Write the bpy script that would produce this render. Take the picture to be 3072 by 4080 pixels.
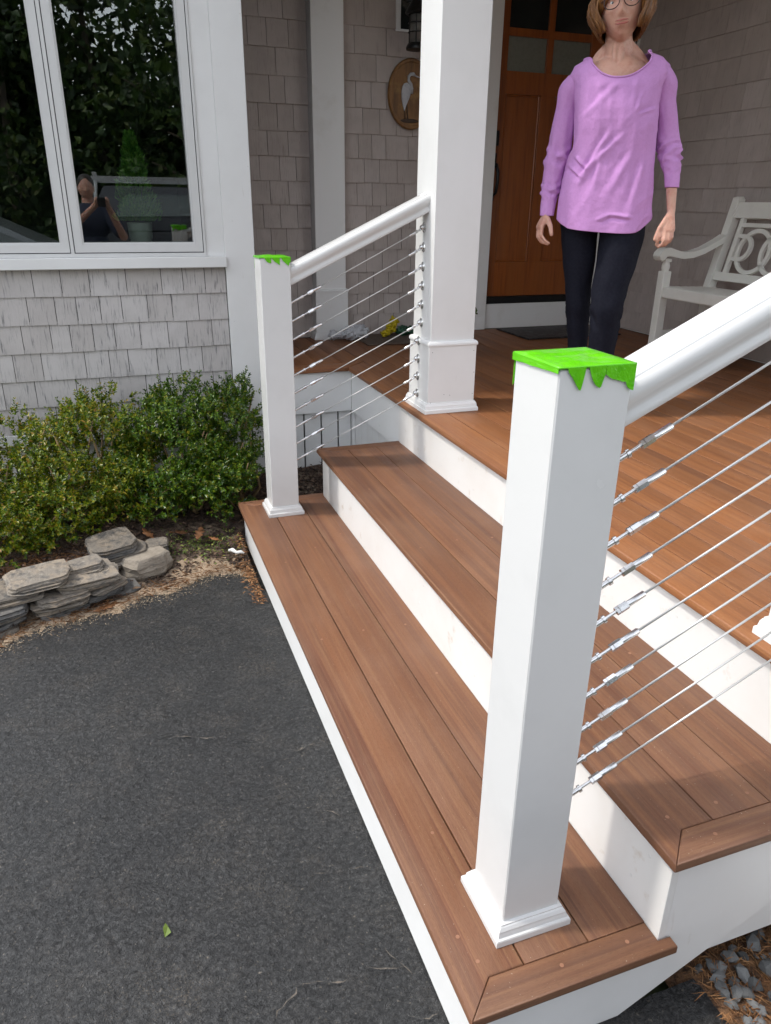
import bpy, bmesh, math, random
import numpy as np
from mathutils import Vector, Matrix, noise

R = math.radians
scene = bpy.context.scene
for o in list(bpy.data.objects):
    bpy.data.objects.remove(o)
col = scene.collection
rnd = random.Random(7)
rng = np.random.default_rng(7)

# ------------------------------------------------------------------ camera
cam_d = bpy.data.cameras.new('camera')
cam = bpy.data.objects.new('camera', cam_d)
col.objects.link(cam)
scene.camera = cam
YAW, PIT, ROL = -0.3464, -0.3972, 0.0127
fw = Vector((-math.sin(YAW) * math.cos(PIT), math.cos(YAW) * math.cos(PIT), math.sin(PIT)))
rt = Vector((math.cos(YAW), math.sin(YAW), 0))
up = rt.cross(fw)
r2 = rt * math.cos(ROL) + up * math.sin(ROL)
u2 = -rt * math.sin(ROL) + up * math.cos(ROL)
m = Matrix((r2, u2, -fw)).transposed().to_4x4()
m.translation = Vector((-0.4508, -0.7567, 1.5565))
cam.matrix_world = m
cam_d.sensor_fit = 'HORIZONTAL'
cam_d.sensor_width = 36
cam_d.lens = 2935.5 / 3072 * 36
cam_d.clip_start = 0.01
cam_d.clip_end = 500
scene.render.resolution_x = 771
scene.render.resolution_y = 1024

# ------------------------------------------------------------------ sky, sun, exposure
LIGHT = Vector((1.0, -0.27, -1.55)).normalized()
world = bpy.data.worlds.new('World')
scene.world = world
world.use_nodes = True
wt = world.node_tree
wt.nodes.clear()
sky = wt.nodes.new('ShaderNodeTexSky')
sky.sky_type = 'NISHITA'
sky.sun_disc = False
sky.sun_elevation = math.asin(-LIGHT.z)
sky.sun_rotation = math.atan2(-LIGHT.x, -LIGHT.y)
sky.air_density = 1.0
sky.dust_density = 0.6
sky.ozone_density = 1.0
bg = wt.nodes.new('ShaderNodeBackground')
bg.inputs['Strength'].default_value = 0.15
wo = wt.nodes.new('ShaderNodeOutputWorld')
haze_mix = wt.nodes.new('ShaderNodeHueSaturation')      # thin high cloud whitens the whole sky
haze_mix.inputs['Saturation'].default_value = 0.24
wt.links.new(sky.outputs[0], haze_mix.inputs['Color'])
wt.links.new(haze_mix.outputs[0], bg.inputs[0])
wt.links.new(bg.outputs[0], wo.inputs[0])
sun_d = bpy.data.lights.new('sun', 'SUN')
sun_d.energy = 0.74
sun_d.angle = R(3.5)
sun_d.color = (1.0, 0.94, 0.85)
sun = bpy.data.objects.new('sun', sun_d)
col.objects.link(sun)
sun.location = (-8, 3, 12)
sun.rotation_euler = LIGHT.to_track_quat('-Z', 'Y').to_euler()
scene.view_settings.view_transform = 'Standard'
scene.view_settings.look = 'None'
scene.view_settings.gamma = 1
scene.cycles.max_bounces = 16
scene.cycles.diffuse_bounces = 8
scene.view_settings.exposure = 1.80

# ------------------------------------------------------------------ materials
def newmat(name):
    mt = bpy.data.materials.new(name)
    mt.use_nodes = True
    nt = mt.node_tree
    nt.nodes.clear()
    out = nt.nodes.new('ShaderNodeOutputMaterial')
    return mt, nt, out

def mixcol(nt, fac, a, b, blend='MIX'):
    n = nt.nodes.new('ShaderNodeMix')
    n.data_type = 'RGBA'
    n.blend_type = blend
    for val, sock in ((fac, n.inputs[0]), (a, n.inputs[6]), (b, n.inputs[7])):
        if isinstance(val, (int, float)):
            sock.default_value = val
        elif isinstance(val, tuple):
            sock.default_value = (*val[:3], 1)
        else:
            nt.links.new(val, sock)
    return n.outputs[2]

def math_(nt, op, a, b=None, clamp=False):
    n = nt.nodes.new('ShaderNodeMath')
    n.operation = op
    n.use_clamp = clamp
    for val, sock in ((a, n.inputs[0]), (b, n.inputs[1])):
        if val is None:
            continue
        if isinstance(val, (int, float)):
            sock.default_value = val
        else:
            nt.links.new(val, sock)
    return n.outputs[0]

def ramp(nt, x, lo, hi):
    n = nt.nodes.new('ShaderNodeMapRange')
    n.inputs[1].default_value = lo
    n.inputs[2].default_value = hi
    n.clamp = True
    nt.links.new(x, n.inputs[0])
    return n.outputs[0]

def coords(nt, kind, scale, shift=True):
    if kind == 'W':
        src = nt.nodes.new('ShaderNodeNewGeometry').outputs['Position']
    else:
        src = nt.nodes.new('ShaderNodeTexCoord').outputs['Object']
    mp = nt.nodes.new('ShaderNodeMapping')
    if isinstance(scale, (int, float)):
        scale = (scale,) * 3
    mp.inputs['Scale'].default_value = scale
    nt.links.new(src, mp.inputs[0])
    if shift:
        oi = nt.nodes.new('ShaderNodeObjectInfo')
        mul = math_(nt, 'MULTIPLY', oi.outputs['Random'], 37.0)
        cb = nt.nodes.new('ShaderNodeCombineXYZ')
        for i in range(3):
            nt.links.new(mul, cb.inputs[i])
        nt.links.new(cb.outputs[0], mp.inputs['Location'])
    return mp.outputs[0]

def tnoise(nt, vec, detail=4, rough=0.6, scale=1.0, dist=0.0):
    n = nt.nodes.new('ShaderNodeTexNoise')
    n.inputs['Scale'].default_value = scale
    n.inputs['Detail'].default_value = detail
    n.inputs['Roughness'].default_value = rough
    n.inputs['Distortion'].default_value = dist
    nt.links.new(vec, n.inputs['Vector'])
    return n.outputs[0]

def mat(name, base, rough=0.5, metal=0.0, layers=(), rand=0.0, bump=(), kind='O', spec=0.5,
        trans=0.0, island=None, coat=0.0, roughvar=0.0, sss=0.0):
    """layers: (scale, colour, lo, hi[, detail]); bump: (scale, strength, distance[, detail])"""
    mt, nt, out = newmat(name)
    b = nt.nodes.new('ShaderNodeBsdfPrincipled')
    c = base
    if island:
        g = nt.nodes.new('ShaderNodeNewGeometry').outputs['Random Per Island']
        cr = nt.nodes.new('ShaderNodeValToRGB')
        els = cr.color_ramp.elements
        while len(els) < len(island):
            els.new(0.5)
        for e, (p, cc) in zip(els, island):
            e.position = p
            e.color = (*cc, 1)
        nt.links.new(g, cr.inputs[0])
        c = cr.outputs[0]
    for L in layers:
        f = ramp(nt, tnoise(nt, coords(nt, kind, L[0]), L[4] if len(L) > 4 else 4), L[2], L[3])
        c = mixcol(nt, f, c, L[1])
    if rand:
        oi = nt.nodes.new('ShaderNodeObjectInfo')
        k = math_(nt, 'ADD', math_(nt, 'MULTIPLY', oi.outputs['Random'], 2 * rand), 1 - rand)
        cb = nt.nodes.new('ShaderNodeCombineColor')
        for i in range(3):
            nt.links.new(k, cb.inputs[i])
        c = mixcol(nt, 1.0, c, cb.outputs[0], 'MULTIPLY')
    if isinstance(c, tuple):
        b.inputs['Base Color'].default_value = (*c, 1)
    else:
        nt.links.new(c, b.inputs['Base Color'])
    b.inputs['Roughness'].default_value = rough
    if roughvar:
        f = tnoise(nt, coords(nt, kind, 9), 5)
        nt.links.new(math_(nt, 'ADD', math_(nt, 'MULTIPLY', f, 2 * roughvar), rough - roughvar, True), b.inputs['Roughness'])
    b.inputs['Metallic'].default_value = metal
    b.inputs['Specular IOR Level'].default_value = spec
    b.inputs['Coat Weight'].default_value = coat
    b.inputs['Coat Roughness'].default_value = 0.1
    if sss:
        b.inputs['Subsurface Weight'].default_value = sss
        b.inputs['Subsurface Radius'].default_value = (0.012, 0.005, 0.003)
        b.inputs['Subsurface Scale'].default_value = 0.6
    prev = None
    for B in bump:
        h = tnoise(nt, coords(nt, kind, B[0]), B[3] if len(B) > 3 else 4)
        bn = nt.nodes.new('ShaderNodeBump')
        bn.inputs['Strength'].default_value = B[1]
        bn.inputs['Distance'].default_value = B[2]
        nt.links.new(h, bn.inputs['Height'])
        if prev:
            nt.links.new(prev, bn.inputs['Normal'])
        prev = bn.outputs[0]
    if prev:
        nt.links.new(prev, b.inputs['Normal'])
    sh = b.outputs[0]
    if trans:
        t = nt.nodes.new('ShaderNodeBsdfTranslucent')
        if isinstance(c, tuple):
            t.inputs[0].default_value = (*c, 1)
        else:
            nt.links.new(c, t.inputs[0])
        mx = nt.nodes.new('ShaderNodeMixShader')
        mx.inputs[0].default_value = trans
        nt.links.new(sh, mx.inputs[1])
        nt.links.new(t.outputs[0], mx.inputs[2])
        sh = mx.outputs[0]
    nt.links.new(sh, out.inputs[0])
    return mt

def glass_mat(name, tint, refl, rough=0.0):
    mt, nt, out = newmat(name)
    t = nt.nodes.new('ShaderNodeBsdfTransparent')
    t.inputs[0].default_value = (*tint, 1)
    g = nt.nodes.new('ShaderNodeBsdfGlossy')
    g.inputs['Roughness'].default_value = rough
    g.inputs[0].default_value = (1, 1, 1, 1)
    fr = nt.nodes.new('ShaderNodeFresnel')
    fr.inputs[0].default_value = 1.5
    f = math_(nt, 'MULTIPLY', fr.outputs[0], refl, True)
    mx = nt.nodes.new('ShaderNodeMixShader')
    nt.links.new(f, mx.inputs[0])
    nt.links.new(t.outputs[0], mx.inputs[1])
    nt.links.new(g.outputs[0], mx.inputs[2])
    nt.links.new(mx.outputs[0], out.inputs[0])
    return mt

def shingle_mat(name, base, dark, light, wear):
    mt, nt, out = newmat(name)
    b = nt.nodes.new('ShaderNodeBsdfPrincipled')
    oi = nt.nodes.new('ShaderNodeObjectInfo')
    g1 = tnoise(nt, coords(nt, 'W', (130, 130, 9)), 5, 0.65)
    g2 = tnoise(nt, coords(nt, 'W', (34, 34, 6)), 4, 0.6, dist=0.6)
    blot = tnoise(nt, coords(nt, 'W', 7), 4)
    c = mixcol(nt, ramp(nt, oi.outputs['Random'], 0.0, 1.0), base, light)
    c = mixcol(nt, math_(nt, 'MULTIPLY', ramp(nt, blot, 0.42, 0.7), 0.5), c, tuple(x * 0.82 for x in base))
    streak = math_(nt, 'MULTIPLY', ramp(nt, g1, 0.50, 0.68), ramp(nt, g2, 0.42, 0.62))
    c = mixcol(nt, math_(nt, 'MULTIPLY', streak, wear, True), c, dark)
    nt.links.new(c, b.inputs['Base Color'])
    b.inputs['Roughness'].default_value = 0.75
    b.inputs['Specular IOR Level'].default_value = 0.3
    bn = nt.nodes.new('ShaderNodeBump')
    bn.inputs['Strength'].default_value = 0.5
    bn.inputs['Distance'].default_value = 0.002
    nt.links.new(g1, bn.inputs['Height'])
    nt.links.new(bn.outputs[0], b.inputs['Normal'])
    nt.links.new(b.outputs[0], out.inputs[0])
    return mt

def deck_mat(name, a, bcol, ccol):
    mt, nt, out = newmat(name)
    b = nt.nodes.new('ShaderNodeBsdfPrincipled')
    oi = nt.nodes.new('ShaderNodeObjectInfo')
    g1 = tnoise(nt, coords(nt, 'O', (95, 1.6, 95)), 4, 0.6, dist=0.3)
    g2 = tnoise(nt, coords(nt, 'O', (26, 0.7, 26)), 3, 0.5, dist=0.4)
    sp = tnoise(nt, coords(nt, 'O', (520, 90, 520)), 2, 0.6)
    dust = tnoise(nt, coords(nt, 'O', (5, 3, 5)), 5)
    dots = tnoise(nt, coords(nt, 'O', 260), 1, 0.5)
    c = mixcol(nt, ramp(nt, g2, 0.36, 0.66), a, bcol)
    c = mixcol(nt, math_(nt, 'MULTIPLY', ramp(nt, g1, 0.46, 0.72), 0.65), c, ccol)
    g3 = tnoise(nt, coords(nt, 'O', (44, 0.45, 44)), 3, 0.6, dist=0.8)
    c = mixcol(nt, math_(nt, 'MULTIPLY', ramp(nt, g3, 0.56, 0.70), 0.75), c, tuple(a[i] * (0.58, 0.52, 0.62)[i] for i in range(3)))
    c = mixcol(nt, math_(nt, 'MULTIPLY', ramp(nt, sp, 0.5, 0.8), 0.45), c, tuple(x * 0.4 for x in a))
    c = mixcol(nt, math_(nt, 'MULTIPLY', ramp(nt, dust, 0.45, 0.8), 0.22), c, (0.30, 0.19, 0.13))
    c = mixcol(nt, math_(nt, 'MULTIPLY', ramp(nt, dots, 0.76, 0.8), 0.5), c, (0.5, 0.42, 0.33))
    k = math_(nt, 'ADD', math_(nt, 'MULTIPLY', oi.outputs['Random'], 0.3), 0.85)
    cb = nt.nodes.new('ShaderNodeCombineColor')
    for i in range(3):
        nt.links.new(k, cb.inputs[i])
    c = mixcol(nt, 1.0, c, cb.outputs[0], 'MULTIPLY')
    nt.links.new(c, b.inputs['Base Color'])
    nt.links.new(math_(nt, 'ADD', math_(nt, 'MULTIPLY', g1, 0.25), 0.42), b.inputs['Roughness'])
    b.inputs['Specular IOR Level'].default_value = 0.35
    bn = nt.nodes.new('ShaderNodeBump')
    bn.inputs['Strength'].default_value = 0.35
    bn.inputs['Distance'].default_value = 0.0015
    nt.links.new(sp, bn.inputs['Height'])
    bn2 = nt.nodes.new('ShaderNodeBump')
    bn2.inputs['Strength'].default_value = 0.3
    bn2.inputs['Distance'].default_value = 0.002
    nt.links.new(g1, bn2.inputs['Height'])
    nt.links.new(bn.outputs[0], bn2.inputs['Normal'])
    nt.links.new(bn2.outputs[0], b.inputs['Normal'])
    nt.links.new(b.outputs[0], out.inputs[0])
    return mt

def asphalt_mat(name):
    mt, nt, out = newmat(name)
    b = nt.nodes.new('ShaderNodeBsdfPrincipled')
    big = tnoise(nt, coords(nt, 'W', 1.8, False), 6, 0.65)
    mid = tnoise(nt, coords(nt, 'W', 9, False), 5)
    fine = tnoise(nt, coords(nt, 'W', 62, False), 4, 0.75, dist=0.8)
    fine2 = tnoise(nt, coords(nt, 'W', 230, False), 3, 0.7)
    c = mixcol(nt, ramp(nt, big, 0.35, 0.65), (0.031, 0.0318, 0.0335), (0.058, 0.0578, 0.058))
    c = mixcol(nt, math_(nt, 'MULTIPLY', ramp(nt, mid, 0.45, 0.75), 0.5), c, (0.078, 0.073, 0.069))
    c = mixcol(nt, math_(nt, 'MULTIPLY', ramp(nt, fine, 0.54, 0.38), 0.75), c, (0.014, 0.0145, 0.0155))  # low spots darkened in colour, painting shade into the crevices
    # tan grit caught in the pores, in drifts
    drift = math_(nt, 'MULTIPLY', ramp(nt, tnoise(nt, coords(nt, 'W', (4.5, 4.5, 4.5), False), 6, 0.7), 0.5, 0.7), ramp(nt, fine2, 0.53, 0.66))
    c = mixcol(nt, math_(nt, 'MULTIPLY', drift, 0.85), c, (0.23, 0.185, 0.135))
    specks = ramp(nt, tnoise(nt, coords(nt, 'W', 125, False), 2, 0.5), 0.66, 0.74)
    c = mixcol(nt, math_(nt, 'MULTIPLY', specks, 0.65), c, (0.24, 0.21, 0.17))
    nt.links.new(c, b.inputs['Base Color'])
    nt.links.new(math_(nt, 'ADD', math_(nt, 'MULTIPLY', mid, 0.3), 0.38), b.inputs['Roughness'])
    vo = nt.nodes.new('ShaderNodeTexVoronoi')
    vo.inputs['Scale'].default_value = 1.0
    nt.links.new(coords(nt, 'W', 95, False), vo.inputs['Vector'])
    c = mixcol(nt, math_(nt, 'MULTIPLY', ramp(nt, vo.outputs['Distance'], 0.35, 0.75), 0.55), c, (0.009, 0.009, 0.010))  # cell edges darkened as well, more crevice shade put into the colour
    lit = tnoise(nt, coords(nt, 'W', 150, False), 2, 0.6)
    c = mixcol(nt, math_(nt, 'MULTIPLY', ramp(nt, lit, 0.55, 0.75), 0.6), c, (0.115, 0.114, 0.113))  # light on the ridges painted in as pale flecks
    nt.links.new(c, b.inputs['Base Color'])
    b.inputs['Specular IOR Level'].default_value = 0.45
    prev = None
    for h, s, d in ((mid, 0.6, 0.025), (fine, 1.0, 0.02), (fine2, 1.0, 0.004)):
        bn = nt.nodes.new('ShaderNodeBump')
        bn.inputs['Strength'].default_value = s
        bn.inputs['Distance'].default_value = d
        nt.links.new(h, bn.inputs['Height'])
        if prev:
            nt.links.new(prev, bn.inputs['Normal'])
        prev = bn.outputs[0]
    nt.links.new(prev, b.inputs['Normal'])
    nt.links.new(b.outputs[0], out.inputs[0])
    return mt

M = {}
M['white'] = mat('white_trim_paint', (0.76, 0.76, 0.755), 0.38, layers=((3, (0.70, 0.70, 0.69), 0.45, 0.8), ((40, 40, 6), (0.62, 0.6, 0.57), 0.70, 0.82)), bump=((60, 0.05, 0.001),), roughvar=0.08)
M['dirtywhite'] = mat('scuffed_white_trim_paint', (0.73, 0.725, 0.71), 0.42, layers=((4, (0.68, 0.66, 0.63), 0.45, 0.8), (14, (0.52, 0.45, 0.37), 0.62, 0.80), (90, (0.45, 0.38, 0.3), 0.74, 0.8)), bump=((60, 0.05, 0.001),))
M['vinyl'] = mat('white_vinyl', (0.63, 0.63, 0.625), 0.25, layers=((5, (0.59, 0.59, 0.585), 0.5, 0.8),), roughvar=0.05)
M['greywhite'] = mat('porch_white_paint', (0.80, 0.80, 0.79), 0.5, layers=((6, (0.70, 0.69, 0.66), 0.55, 0.85),))
M['benchpaint'] = mat('white_bench_paint', (0.82, 0.82, 0.77), 0.45, layers=((8, (0.75, 0.75, 0.69), 0.5, 0.8),))
M['shingle'] = shingle_mat('weathered_shingle_stain', (0.47, 0.44, 0.425), (0.14, 0.14, 0.145), (0.54, 0.515, 0.505), 1.0)
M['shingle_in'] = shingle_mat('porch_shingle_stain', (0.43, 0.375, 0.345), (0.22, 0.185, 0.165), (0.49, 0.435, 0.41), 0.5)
M['sheathing'] = mat('dark_sheathing', (0.05, 0.046, 0.042), 0.9, layers=((5, (0.03, 0.03, 0.03), 0.4, 0.7),))
M['deck'] = deck_mat('tread_decking', (0.182, 0.079, 0.039), (0.122, 0.056, 0.033), (0.225, 0.112, 0.055))
M['deck2'] = deck_mat('porch_decking', (0.255, 0.100, 0.036), (0.185, 0.072, 0.029), (0.305, 0.136, 0.051))
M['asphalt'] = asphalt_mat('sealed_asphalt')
M['soil'] = mat('garden_soil', (0.075, 0.048, 0.034), 0.95, kind='W', layers=((6, (0.20, 0.15, 0.105), 0.45, 0.62, 6), (38, (0.035, 0.024, 0.018), 0.5, 0.65, 6), (120, (0.3, 0.2, 0.12), 0.62, 0.72, 4)), bump=((45, 0.8, 0.02, 6), (160, 0.5, 0.006, 4)))
M['sand'] = mat('sandy_dirt', (0.36, 0.27, 0.185), 0.95, kind='W', layers=((7, (0.26, 0.185, 0.125), 0.45, 0.65, 6), (60, (0.14, 0.095, 0.065), 0.55, 0.7, 5)), bump=((60, 0.6, 0.01, 6), (200, 0.5, 0.004)))
M['lawn'] = mat('far_ground', (0.06, 0.075, 0.03), 0.95, kind='W', layers=((2, (0.09, 0.07, 0.045), 0.45, 0.6, 6),))
M['gravelbase'] = mat('gravel_dirt', (0.16, 0.085, 0.045), 0.95, kind='W', layers=((60, (0.06, 0.035, 0.022), 0.45, 0.65, 5), (25, (0.28, 0.14, 0.06), 0.5, 0.7, 5)), bump=((90, 1.0, 0.012, 5),))
M['gravel'] = mat('crushed_stone', (0.135, 0.14, 0.142), 0.8, rand=0.5, layers=((60, (0.16, 0.155, 0.145), 0.48, 0.75), (180, (0.05, 0.053, 0.056), 0.5, 0.7)), bump=((120, 0.5, 0.003),))
M['stone'] = mat('fieldstone_slab', (0.20, 0.175, 0.145), 0.85, rand=0.28, layers=((14, (0.27, 0.22, 0.165), 0.45, 0.65, 5), ((30, 30, 140), (0.085, 0.08, 0.075), 0.48, 0.68, 5), (45, (0.31, 0.28, 0.235), 0.58, 0.75, 5)), bump=(((40, 40, 160), 0.9, 0.008, 5), (150, 0.6, 0.003)))
M['boulder'] = mat('tan_boulder', (0.30, 0.26, 0.21), 0.85, layers=((12, (0.22, 0.185, 0.145), 0.45, 0.65, 5), ((20, 20, 70), (0.14, 0.125, 0.105), 0.55, 0.7, 5)), bump=(((20, 20, 70), 0.9, 0.01, 5), (120, 0.6, 0.003)))
M['slate'] = mat('dark_slate_slab', (0.095, 0.093, 0.09), 0.75, rand=0.2, layers=((12, (0.16, 0.148, 0.132), 0.45, 0.68, 5), ((30, 30, 140), (0.038, 0.037, 0.036), 0.5, 0.68, 5)), bump=(((40, 40, 160), 0.9, 0.008, 5), (150, 0.6, 0.003)))
M['tape'] = mat('green_painters_tape', (0.125, 0.56, 0.004), 0.28, layers=(((40, 8, 40), (0.085, 0.45, 0.003), 0.45, 0.7), (14, (0.17, 0.63, 0.008), 0.55, 0.75)), bump=(((50, 7, 50), 0.7, 0.004, 3),), trans=0.12, kind='W')
M['steel'] = mat('stainless_steel', (0.72, 0.72, 0.72), 0.24, 0.9, layers=((90, (0.58, 0.58, 0.58), 0.5, 0.7),))
M['cable'] = mat('steel_cable', (0.62, 0.62, 0.61), 0.40, 0.35, bump=(((0, 900, 0), 0.4, 0.001),))
M['black'] = mat('black_metal', (0.012, 0.012, 0.013), 0.4, 0.3, layers=((20, (0.022, 0.021, 0.02), 0.5, 0.7),))
M['rubber'] = mat('black_rubber_mat', (0.014, 0.014, 0.015), 0.55, layers=((28, (0.05, 0.05, 0.052), 0.52, 0.56, 2),), bump=((28, 1.0, 0.006, 2),), kind='W')
M['coir'] = mat('brown_coir_mat', (0.095, 0.07, 0.055), 0.95, layers=((70, (0.15, 0.11, 0.08), 0.45, 0.7),), bump=((220, 0.8, 0.004),), kind='W')
M['door'] = mat('stained_fir_door', (0.30, 0.080, 0.012), 0.35, kind='W', layers=(((60, 60, 3), (0.19, 0.046, 0.007), 0.42, 0.7, 5), ((9, 9, 1.2), (0.29, 0.085, 0.015), 0.48, 0.72)), coat=0.25, bump=(((90, 90, 5), 0.15, 0.001),))
M['doorglass'] = mat('door_glass', (0.018, 0.021, 0.021), 0.06, layers=((3, (0.03, 0.033, 0.03), 0.4, 0.7),), spec=0.6)
M['shade'] = mat('linen_blind', (0.19, 0.20, 0.17), 0.5, layers=((60, (0.16, 0.165, 0.14), 0.45, 0.7),))
M['glass'] = glass_mat('window_glass', (0.85, 0.90, 0.88), 2.0)
M['gap'] = mat('dark_sash_gap', (0.035, 0.045, 0.06), 0.6, layers=((9, (0.02, 0.025, 0.03), 0.5, 0.7),))
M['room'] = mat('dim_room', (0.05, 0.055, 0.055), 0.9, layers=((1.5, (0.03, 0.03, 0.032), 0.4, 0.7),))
M['leaf'] = mat('boxwood_leaf', (0.06, 0.13, 0.02), 0.34, spec=0.5, trans=0.28, island=((0, (0.026, 0.062, 0.006)), (0.35, (0.080, 0.145, 0.008)), (0.62, (0.165, 0.225, 0.010)), (0.82, (0.28, 0.28, 0.014)), (0.95, (0.30, 0.24, 0.02)), (1.0, (0.36, 0.2, 0.05))))
M['leafb'] = mat('boxwood_leaf_deep', (0.06, 0.13, 0.02), 0.30, spec=0.5, trans=0.25, island=((0, (0.020, 0.055, 0.007)), (0.4, (0.055, 0.13, 0.010)), (0.7, (0.11, 0.20, 0.012)), (0.9, (0.20, 0.26, 0.016)), (1.0, (0.27, 0.24, 0.025))))
M['bark'] = mat('grey_bark', (0.13, 0.10, 0.075), 0.9, kind='W', layers=(((20, 20, 4), (0.05, 0.042, 0.035), 0.45, 0.65),), bump=(((30, 30, 6), 0.8, 0.02),))
M['twig'] = mat('twig_bark', (0.26, 0.18, 0.09), 0.8, layers=((60, (0.15, 0.1, 0.05), 0.45, 0.7),))
M['treeleaf'] = mat('tree_leaf', (0.04, 0.08, 0.02), 0.5, trans=0.3, island=((0, (0.012, 0.03, 0.008)), (0.5, (0.035, 0.075, 0.014)), (0.85, (0.07, 0.12, 0.02)), (1, (0.11, 0.13, 0.03))))
M['conifer'] = mat('arborvitae_foliage', (0.08, 0.22, 0.03), 0.5, trans=0.3, island=((0, (0.07, 0.21, 0.03)), (0.5, (0.13, 0.34, 0.04)), (1, (0.22, 0.45, 0.07))))
M['needle'] = mat('pine_needles', (0.22, 0.1, 0.04), 0.8, island=((0, (0.10, 0.045, 0.02)), (0.5, (0.26, 0.115, 0.04)), (1, (0.36, 0.2, 0.09))))
M['chip'] = mat('bark_mulch_chip', (0.05, 0.03, 0.02), 0.9, island=((0, (0.02, 0.012, 0.009)), (0.5, (0.055, 0.032, 0.022)), (0.9, (0.10, 0.06, 0.04)), (1, (0.2, 0.13, 0.08))))
M['clip'] = mat('hedge_clipping', (0.1, 0.16, 0.03), 0.5, trans=0.2, island=((0, (0.05, 0.09, 0.015)), (0.6, (0.13, 0.19, 0.03)), (1, (0.3, 0.3, 0.06))))
M['grain'] = mat('tan_grit', (0.3, 0.23, 0.15), 0.9, island=((0, (0.13, 0.09, 0.06)), (0.6, (0.30, 0.23, 0.15)), (1, (0.45, 0.38, 0.28))))
M['oakleaf'] = mat('dead_oak_leaf', (0.28, 0.125, 0.05), 0.6, rand=0.3, layers=((30, (0.17, 0.07, 0.03), 0.45, 0.7),), trans=0.15)
M['litter'] = mat('white_litter', (0.75, 0.75, 0.73), 0.6, layers=((40, (0.6, 0.6, 0.58), 0.5, 0.7),))
M['plastic'] = mat('thin_white_plastic', (0.72, 0.73, 0.76), 0.35, trans=0.3, layers=((9, (0.55, 0.56, 0.6), 0.45, 0.7),), bump=((30, 0.8, 0.012),))
M['yellowbag'] = mat('yellow_plastic', (0.62, 0.48, 0.008), 0.35, trans=0.2, layers=((20, (0.42, 0.33, 0.005), 0.45, 0.7),), bump=((45, 0.9, 0.01),))
M['greenbag'] = mat('dark_green_plastic', (0.008, 0.06, 0.03), 0.3, layers=((45, (0.05, 0.16, 0.09), 0.56, 0.62),), bump=((45, 0.9, 0.01),))
M['shirt'] = mat('lilac_jersey', (0.56, 0.285, 0.60), 0.85, spec=0.2, layers=((120, (0.52, 0.26, 0.56), 0.4, 0.7),), bump=((30, 0.45, 0.008, 5), (420, 0.15, 0.001)))
M['pants'] = mat('navy_stretch_twill', (0.008, 0.009, 0.016), 0.8, spec=0.12, layers=((90, (0.012, 0.013, 0.021), 0.4, 0.7),), bump=((40, 0.25, 0.004, 4),))
M['skin'] = mat('skin', (0.58, 0.335, 0.255), 0.5, spec=0.35, sss=0.25, layers=((40, (0.50, 0.245, 0.185), 0.48, 0.72), (120, (0.46, 0.24, 0.17), 0.62, 0.72)), bump=((260, 0.15, 0.001),))
M['lip'] = mat('lip_skin', (0.42, 0.14, 0.115), 0.4, layers=((90, (0.36, 0.11, 0.09), 0.45, 0.7),), sss=0.2)
M['hair'] = mat('auburn_hair', (0.18, 0.075, 0.022), 0.45, spec=0.4, layers=(((60, 60, 5), (0.30, 0.145, 0.045), 0.5, 0.7, 5), ((90, 90, 8), (0.075, 0.03, 0.012), 0.5, 0.68, 5)), bump=(((160, 160, 10), 0.8, 0.003, 5),))
M['darkhair'] = mat('dark_brown_hair', (0.02, 0.014, 0.010), 0.5, layers=(((60, 60, 8), (0.035, 0.024, 0.016), 0.45, 0.7),))
M['eyewhite'] = mat('eye_white', (0.7, 0.68, 0.65), 0.2, layers=((30, (0.66, 0.63, 0.6), 0.5, 0.7),))
M['iris'] = mat('eye_iris', (0.05, 0.07, 0.08), 0.15, layers=((90, (0.03, 0.04, 0.05), 0.5, 0.7),))
M['frame'] = mat('tortoiseshell_glasses', (0.035, 0.012, 0.012), 0.25, layers=((60, (0.07, 0.022, 0.018), 0.5, 0.7),))
M['lens'] = glass_mat('spectacle_lens', (0.97, 0.97, 0.97), 1.0)
M['shoe'] = mat('black_leather', (0.015, 0.014, 0.014), 0.4, layers=((40, (0.022, 0.02, 0.02), 0.45, 0.7),))
M['navyshirt'] = mat('dark_blue_shirt', (0.018, 0.024, 0.05), 0.85, layers=((30, (0.026, 0.033, 0.062), 0.45, 0.7),), bump=((12, 0.5, 0.02),))
M['plaque'] = mat('carved_wood_plaque', (0.24, 0.115, 0.035), 0.5, kind='W', layers=(((26, 26, 5), (0.11, 0.05, 0.018), 0.42, 0.68, 5), (12, (0.33, 0.19, 0.06), 0.5, 0.7)), bump=((60, 0.3, 0.003),))
M['egret'] = mat('painted_white_egret', (0.50, 0.51, 0.54), 0.6, layers=((30, (0.34, 0.35, 0.38), 0.48, 0.7),), bump=((50, 0.4, 0.004),))
M['darkwood'] = mat('dark_carved_wood', (0.06, 0.035, 0.022), 0.6, layers=((30, (0.035, 0.02, 0.014), 0.5, 0.7),))
M['lampglass'] = mat('seeded_lantern_glass', (0.16, 0.15, 0.14), 0.1, layers=((20, (0.22, 0.21, 0.19), 0.5, 0.7),))
M['potclay'] = mat('pale_stoneware', (0.42, 0.44, 0.38), 0.6, layers=((12, (0.34, 0.36, 0.3), 0.5, 0.7),), bump=((40, 0.2, 0.003),))
M['truck'] = mat('grey_truck_paint', (0.055, 0.058, 0.068), 0.3, coat=0.6, layers=((4, (0.065, 0.068, 0.08), 0.5, 0.7),))
M['carpaint'] = mat('silver_car_paint', (0.22, 0.24, 0.25), 0.3, 0.4, coat=0.6, layers=((4, (0.25, 0.27, 0.28), 0.5, 0.7),))
M['autoglass'] = mat('tinted_auto_glass', (0.10, 0.12, 0.12), 0.1, layers=((3, (0.13, 0.15, 0.15), 0.4, 0.7),), spec=0.7)
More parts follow.
